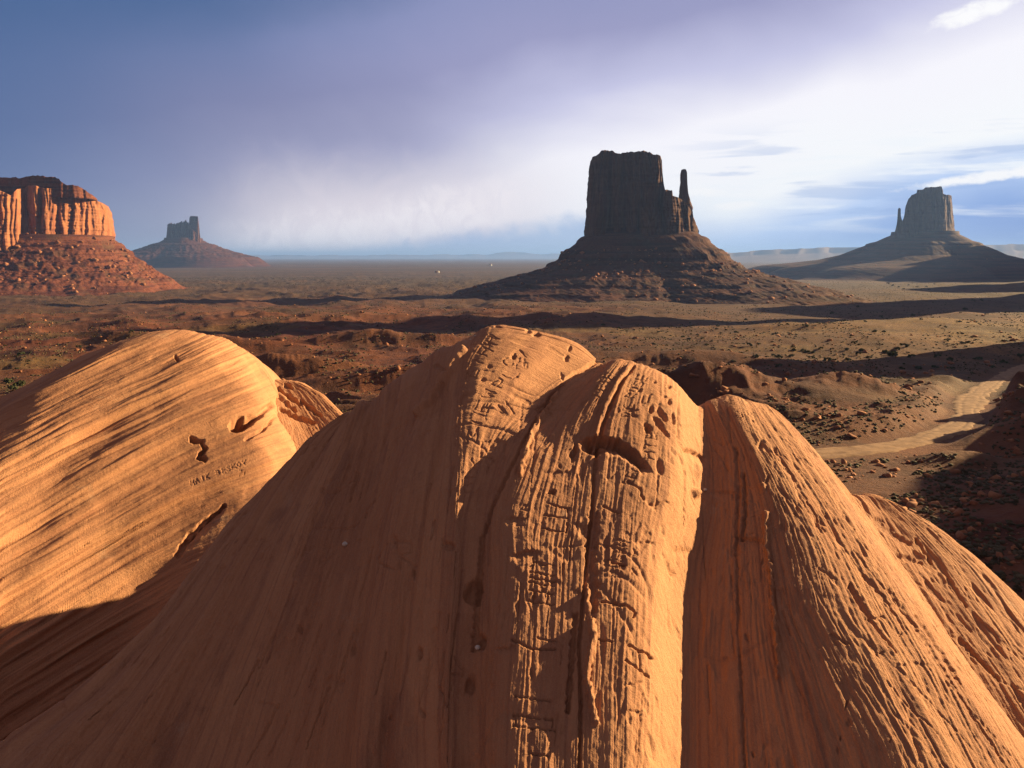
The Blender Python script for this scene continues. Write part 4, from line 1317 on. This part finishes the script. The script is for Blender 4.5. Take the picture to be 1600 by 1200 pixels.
def build_hills():
    # long faded tablelands on the horizon
    P = []
    for nm, Y, u0, u1, vv, seed in (('far_tableland', 14500.0, 1060, 2100, [(1060, 401), (1120, 396), (1230, 390), (1300, 387), (1420, 385), (1540, 383), (1700, 381), (2100, 384)], 3),
                                    ('far_plateau', 38000.0, 300, 1300, [(300, 400), (380, 399.5), (700, 398), (760, 398), (790, 394.5), (820, 394.5), (835, 397.5), (1000, 396.5), (1300, 397)], 5)):
        u = np.linspace(u0, u1, 420)
        vt = np.interp(u, [p[0] for p in vv], [p[1] for p in vv])
        x = (u - 800) / F * Y
        zt = (HV - vt) / F * Y
        zt = zt + Y / F * (1.1 * fbm(u / 40, 0.4, 4, seed) + 0.8 * sstep(gn2(u / 25, 0.9, seed + 2), -0.1, 0.05))
        z0 = -130.0
        rows = []
        for a, b in ((0.0, -3000), (0.35, -1500), (0.62, -600), (0.7, -420), (1.0, -220), (1.0, 800), (0.9, 3000), (0.0, 5000)):
            rows.append(np.stack([x * (1 + b / Y), np.full_like(x, Y + b) + 300 * gn2(u / 30, a * 3, seed + 7), z0 + (zt - z0) * a + CZ], -1))
        o = grid_obj(nm, np.stack(rows), M_HILL)
        tag(o, 'faded blue tableland along the horizon' if seed == 3 else 'low faint plateau on the horizon', 'hills', kind='structure')


build_west_butte()
build_east_butte()
build_mesa()
build_castle()
build_hills()


# ------------------------------------------------------------------ plants, stones, houses
def leaf_crown(seed, n=520, flat=0.75, size=0.13):
    """many small leaf faces in several clumps: (verts, tris) of unit radius, base at z=0"""
    r = np.random.default_rng(seed)
    k = r.integers(6, 10)
    cc = r.normal(size=(k, 3)) * (0.42, 0.42, 0.2) + (0, 0, 0.55 * flat)
    cr = r.uniform(0.28, 0.5, k)
    V = []
    for i in range(n):
        j = r.integers(k)
        d = r.normal(size=3); d /= np.linalg.norm(d)
        p = cc[j] + d * cr[j] * r.uniform(0.5, 1.05) * (1, 1, 0.8)
        p[2] = max(p[2], 0.02)
        a = r.normal(size=3); a /= np.linalg.norm(a)
        b = np.cross(a, d); b /= np.linalg.norm(b) + 1e-9
        sz = size * r.uniform(0.6, 1.5)
        V += [p + a * sz, p - a * sz * 0.6 + b * sz * 0.8, p - a * sz * 0.6 - b * sz * 0.8]
    V = np.array(V)
    return V, np.arange(len(V)).reshape(-1, 3)


def stem_tubes(seed, n=6):
    r = np.random.default_rng(seed)
    V, T, off = [], [], 0
    for i in range(n):
        a = r.uniform(0, 6.283); t = r.uniform(0.2, 0.6)
        tip = np.array([math.cos(a) * t, math.sin(a) * t, r.uniform(0.4, 0.7)])
        for q, rad in ((0.0, 0.05), (1.0, 0.015)):
            for m in range(5):
                V.append(tip * q + np.array([math.cos(m * 1.2566) * rad, math.sin(m * 1.2566) * rad, -0.08 * (1 - q)]))
        for m in range(5):
            T += [[off + m, off + (m + 1) % 5, off + 5 + m], [off + (m + 1) % 5, off + 5 + (m + 1) % 5, off + 5 + m]]
        off += 10
    return np.array(V), np.array(T)


def make_shrub(name, seed, mat, n=520, flat=0.75):
    V, T = leaf_crown(seed, n, flat)
    W, Q = stem_tubes(seed + 50)
    idx = np.concatenate([np.zeros(len(T)), np.ones(len(Q))])
    return raw_mesh(name, np.concatenate([V, W]), np.concatenate([T, Q + len(V)]), [mat, M_STEM], smooth=False, mat_index=idx)


def place_shrubs():
    protos = [make_shrub('shrub', 200 + i, M_LEAF, 560, 0.8 + 0.08 * i) for i in range(4)]
    used = [False] * 4
    cnt = 0

    def put(X, Y, rad, label, group):
        nonlocal cnt
        i = cnt % 4; cnt += 1
        o = protos[i]
        if used[i]:
            o = o.copy(); COL.objects.link(o)
        used[i] = True
        o.location = (X, Y, float(ground_z(np.array(X), np.array(Y))) + CZ - 0.03)
        o.rotation_euler = (0, 0, random.uniform(0, 6.28))
        s = rad * random.uniform(0.9, 1.1)
        o.scale = (s, s, s * random.uniform(0.8, 1.05))
        tag(o, label, 'shrub', group)
    # the ones one can pick out: (u, v, radius px)
    special = {(1392, 556): 'largest dark juniper clump at the foot of the lit grassy rise',
               (1415, 543): 'broad dark juniper on the upper edge of the grassy rise shade',
               (1568, 568): 'round dark shrub beside the top of the dirt road',
               (1530, 562): 'rounded grey green shrub left of the dirt road top',
               (1508, 484): 'dark shrub standing alone in the far shadow near the right edge',
               (1260, 510): 'lone dark shrub in the shade right of the big butte foot'}
    lst = [(1392, 556, 9), (1384, 552, 6), (1400, 552, 5), (1415, 543, 7), (1325, 563, 5), (1347, 549, 5), (1322, 548, 4), (1335, 537, 3.5), (1342, 539, 3.5), (1381, 519, 3.5), (1366, 519, 4), (1480, 533, 4), (1510, 542, 2.5),
           (1530, 562, 6), (1568, 568, 6), (1596, 560, 6), (1437, 577, 6), (1460, 575, 5), (1410, 577, 5), (1423, 559, 5), (1271, 552, 4), (1262, 551, 4), (1255, 549, 4), (1299, 547, 3), (1260, 510, 4), (1508, 484, 4), (1535, 470, 4),
           (1377, 496, 3), (1208, 523, 4), (1230, 507, 3), (1549, 575, 4), (1282, 546, 4), (1240, 548, 4), (1150, 520, 4), (1120, 515, 3), (1090, 525, 3), (1165, 500, 3), (1300, 490, 3), (1340, 480, 3), (1395, 447, 2), (1404, 449, 2.2),
           (1412, 452, 2.4), (1420, 446, 2), (1433, 449, 2), (1440, 452, 2.4), (1447, 448, 2), (1452, 453, 2.2), (1388, 444, 2), (1460, 444, 1.8), (1426, 438, 1.6), (1520, 470, 3), (205, 520, 4), (12, 598, 9), (30, 602, 8), (22, 610, 8)]
    for u, v, rp in lst:
        X, Y, z = hit_ground(u, v)
        rad = min(max(rp * Y / F, 0.5), 4.0)
        lab = special.get((u, v))
        if lab:
            put(X, Y, rad, lab, None)
        elif u < 300:
            put(X, Y, rad, 'low green shrub in the sunlit flat left of the rounded dome', 'shrubs left of the dome')
        elif v < 460:
            put(X, Y, rad, 'small far shrub dotting the sunlit plain before the hazy butte', 'shrubs on the far plain')
        else:
            put(X, Y, rad, 'dark rounded shrub on the slopes of the grassy rise', 'shrubs on the grassy rise')
    r = np.random.default_rng(77)
    n = 0
    while n < 190:
        u = r.uniform(980, 1640) if r.random() < 0.8 else r.uniform(0, 980)
        v = 470 + 110 * r.random() ** 1.3
        Y = float(np.interp(v, VROW[::-1], YROW[::-1])); X = (u - 800) / F * Y
        if road_dist(np.array([X]), np.array([Y]))[0] < 7:
            continue
        put(X, Y, r.uniform(0.5, 1.25), 'small dark desert shrub dotted over the red valley floor', 'small shrubs of the valley floor')
        n += 1
    # sage tufts close by on the dark slope at the lower right
    sage = [make_shrub('sagebrush', 260 + i, M_SAGE, 300, 0.7) for i in range(3)]
    su = [False] * 3
    for i, (u, v, rp) in enumerate([(1535, 872, 11), (1556, 880, 9), (1540, 890, 10), (1520, 868, 7), (1505, 742, 8), (1552, 742, 7), (1575, 830, 6), (1590, 860, 8), (1498, 792, 6), (1470, 765, 5), (1568, 905, 7), (1592, 925, 9), (1530, 760, 5), (1440, 740, 4), (1585, 790, 7), (1455, 805, 5)]):
        X, Y, z = hit_ground(u, v, 20.0)
        o = sage[i % 3]
        if su[i % 3]:
            o = o.copy(); COL.objects.link(o)
        su[i % 3] = True
        o.location = (X, Y, z + CZ - 0.02); o.rotation_euler = (0, 0, i * 1.7)
        s = rp * Y / F
        o.scale = (s, s, s)
        tag(o, 'pale sage tuft on the shaded red slope at the lower right', 'shrub', 'sage tufts on the shaded slope')


YROW = np.exp(np.linspace(math.log(40), math.log(6000), 3000))
VROW = HV - F * base_ground(YROW * 0, YROW) / YROW
VROW = np.minimum.accumulate(VROW)


def screen_scatter(n, vlo, vhi, seed, power=1.0, ulo=-20, uhi=1620):
    r = np.random.default_rng(seed)
    u = r.uniform(ulo, uhi, n); v = vlo + (vhi - vlo) * r.random(n) ** power
    Y = np.interp(v, VROW[::-1], YROW[::-1]); X = (u - 800) / F * Y
    # clumped
    keep = fbm(X / (0.07 * Y + 6), Y / (0.05 * Y + 6), 3, seed) > -0.12
    keep &= road_dist(X, Y) > 5.2
    X, Y = X[keep], Y[keep]
    return X, Y, ground_z(X, Y)


def ground_cover():
    X, Y, Z = screen_scatter(60000, 436, 900, 31, 2.7)
    r = np.random.default_rng(3)
    s = r.uniform(0.22, 0.62, len(X)) * np.clip(0.6 + Y / 700, 0.6, 2.0)
    P = np.stack([X, Y, Z + CZ + 0.15 * s], 1)
    o = scatter_mesh('scrub', P, s, CHUNKS, M_SAGE, squash=0.75)
    tag(o, 'low grey green desert scrub over the valley floor', 'scrub', kind='stuff')
    X, Y, Z = screen_scatter(13000, 490, 930, 57, 1.25)
    s = 0.10 * (9.0) ** (r.random(len(X)) ** 3.0) * np.clip(0.7 + Y / 300, 0.7, 1.7)
    P = np.stack([X, Y, Z + CZ + 0.12 * s], 1)
    o = scatter_mesh('loose_stones', P, s, CHUNKS, M_RUBBLE, squash=0.8)
    tag(o, 'loose red stones strewn over the ground', 'stones', kind='stuff')


def house(u, v, lw, lh, wall, roof, label, rot):
    X, Y, z = hit_ground(u, v)
    o = tag(empty('house', (X, Y, z + CZ)), label, 'house')
    a, b, h, g = lw / 2, lw * 0.35, lh, lh * 0.45
    V = [(-a, -b, -2), (a, -b, -2), (a, b, -2), (-a, b, -2), (-a, -b, h), (a, -b, h), (a, b, h), (-a, b, h), (-a, 0, h + g), (a, 0, h + g)]
    q = [(0, 1, 5, 4), (1, 2, 6, 5), (2, 3, 7, 6), (3, 0, 4, 7)]
    t = [(x[0], x[1], x[2]) for x in q] + [(x[0], x[2], x[3]) for x in q] + [(4, 8, 7), (5, 6, 9)]
    w = raw_mesh('wall', np.array(V, float), np.array(t), wall, o, smooth=False)
    e = 0.5
    k = []
    for dz in (0.15, 0.40):
        k += [(-a - e, -b - e, h - 0.45 * g * e / b * 2 + dz), (a + e, -b - e, h - 0.45 * g * e / b * 2 + dz), (a + e, 0, h + g + dz), (-a - e, 0, h + g + dz), (a + e, b + e, h - 0.45 * g * e / b * 2 + dz), (-a - e, b + e, h - 0.45 * g * e / b * 2 + dz)]
    f = [(0, 1, 2, 3), (3, 2, 4, 5), (9, 8, 7, 6), (11, 10, 8, 9), (0, 6, 7, 1), (5, 4, 10, 11), (1, 7, 8, 2), (2, 8, 10, 4), (0, 3, 9, 6), (3, 5, 11, 9)]
    raw_mesh('roof', np.array(k, float), np.array(f), roof, o, smooth=False)
    dr = [(-0.9, -b - 0.06, 0), (0.9, -b - 0.06, 0), (0.9, -b - 0.06, 2.2), (-0.9, -b - 0.06, 2.2), (-0.9, -b + 0.05, 0), (0.9, -b + 0.05, 0), (0.9, -b + 0.05, 2.2), (-0.9, -b + 0.05, 2.2)]
    raw_mesh('door', np.array(dr, float), np.array([(0, 1, 2, 3), (1, 5, 6, 2), (4, 0, 3, 7), (3, 2, 6, 7), (5, 4, 7, 6)]), M_ROOF, o, smooth=False)
    o.rotation_euler = (0, 0, rot)


place_shrubs()
ground_cover()
house(681.5, 426, 14, 6.0, M_BROWN, M_ROOF, 'brown walled far house beside the white shed on the plain', 0.15)
house(685, 426.5, 8, 7.0, M_WHITE, M_WHITE, 'small white shed next to the brown house on the far plain', 0.7)
house(766.5, 415, 22, 11.0, M_WHITE, M_ROOF, 'tiny white house alone nearest the left slope of the big butte', 0.4)


def pebbles():
    X, Y, Z = FRONT
    for (u, v, rp, lab) in ((533, 842, 4.5, 'pale round pebble lodged on the shaded left flank of the outcrop'), (742, 1006, 4.5, 'pale pebble caught in the dark groove of the outcrop'),
                            (1102, 765, 3.2, 'small white pebble in the shaded trough right of the carved rib'), (741, 524, 1.8, 'white fleck of stone near the top left of the carved rib'), (735, 531, 1.5, 'tiny white stone chip below the other fleck near the rib top')):
        j = int(np.argmin(np.abs((X / Y)[-300, :] - (u - 800) / F)))
        col_v = HV - F * Z[:, j] / Y[:, j]
        ok = np.nonzero((Y[:, j] < 8.1) & (Y[:, j] > 3.7))[0]
        i = ok[int(np.argmin(np.abs(col_v[ok] - v)))]
        rad = rp * Y[i, j] / F
        P = FRONTP[i, j]
        import bmesh
        bm = bmesh.new()
        bmesh.ops.create_icosphere(bm, subdivisions=3, radius=rad)
        for vv in bm.verts:
            d = vv.co.normalized()
            vv.co *= 1 + 0.16 * float(gn2(np.array(d.x * 1.7 + u), np.array(d.y * 1.7 + d.z), 3))
            vv.co.z *= 0.75
        me = bpy.data.meshes.new('pebble'); bm.to_mesh(me); bm.free()
        me.polygons.foreach_set('use_smooth', np.ones(len(me.polygons), dtype=bool))
        me.materials.append(M_PEBBLE)
        o = bpy.data.objects.new('pebble', me); COL.objects.link(o)
        o.location = (P[0], P[1] - rad * 0.25, P[2] + rad * 0.35)
        tag(o, lab, 'pebble')


pebbles()

# ------------------------------------------------------------------ haze
def build_haze():
    import bmesh
    bm = bmesh.new()
    bmesh.ops.create_cube(bm, size=1.0)
    x0, x1, y0, y1, z0, z1 = -115000, 115000, -112000, 116000, -181.0, CZ + 335.0
    for v in bm.verts:
        v.co = ((x0 + x1) / 2 + v.co.x * (x1 - x0), (y0 + y1) / 2 + v.co.y * (y1 - y0), (z0 + z1) / 2 + v.co.z * (z1 - z0))
    me = bpy.data.meshes.new('haze'); bm.to_mesh(me); bm.free()
    m = bpy.data.materials.new('haze_air'); m.use_nodes = True
    nt = m.node_tree; nt.nodes.clear()
    out = nt.nodes.new('ShaderNodeOutputMaterial'); pv = nt.nodes.new('ShaderNodeVolumePrincipled')
    pv.inputs['Color'].default_value = (0.24, 0.44, 1.0, 1)
    pv.inputs['Density'].default_value = HAZE
    pv.inputs['Anisotropy'].default_value = 0.2
    nt.links.new(pv.outputs[0], out.inputs['Volume'])
    me.materials.append(m)
    o = bpy.data.objects.new('haze', me); COL.objects.link(o)
    tag(o, 'thin blue distance haze over the valley', 'haze', kind='stuff')


HAZE = 4.3e-5
build_haze()
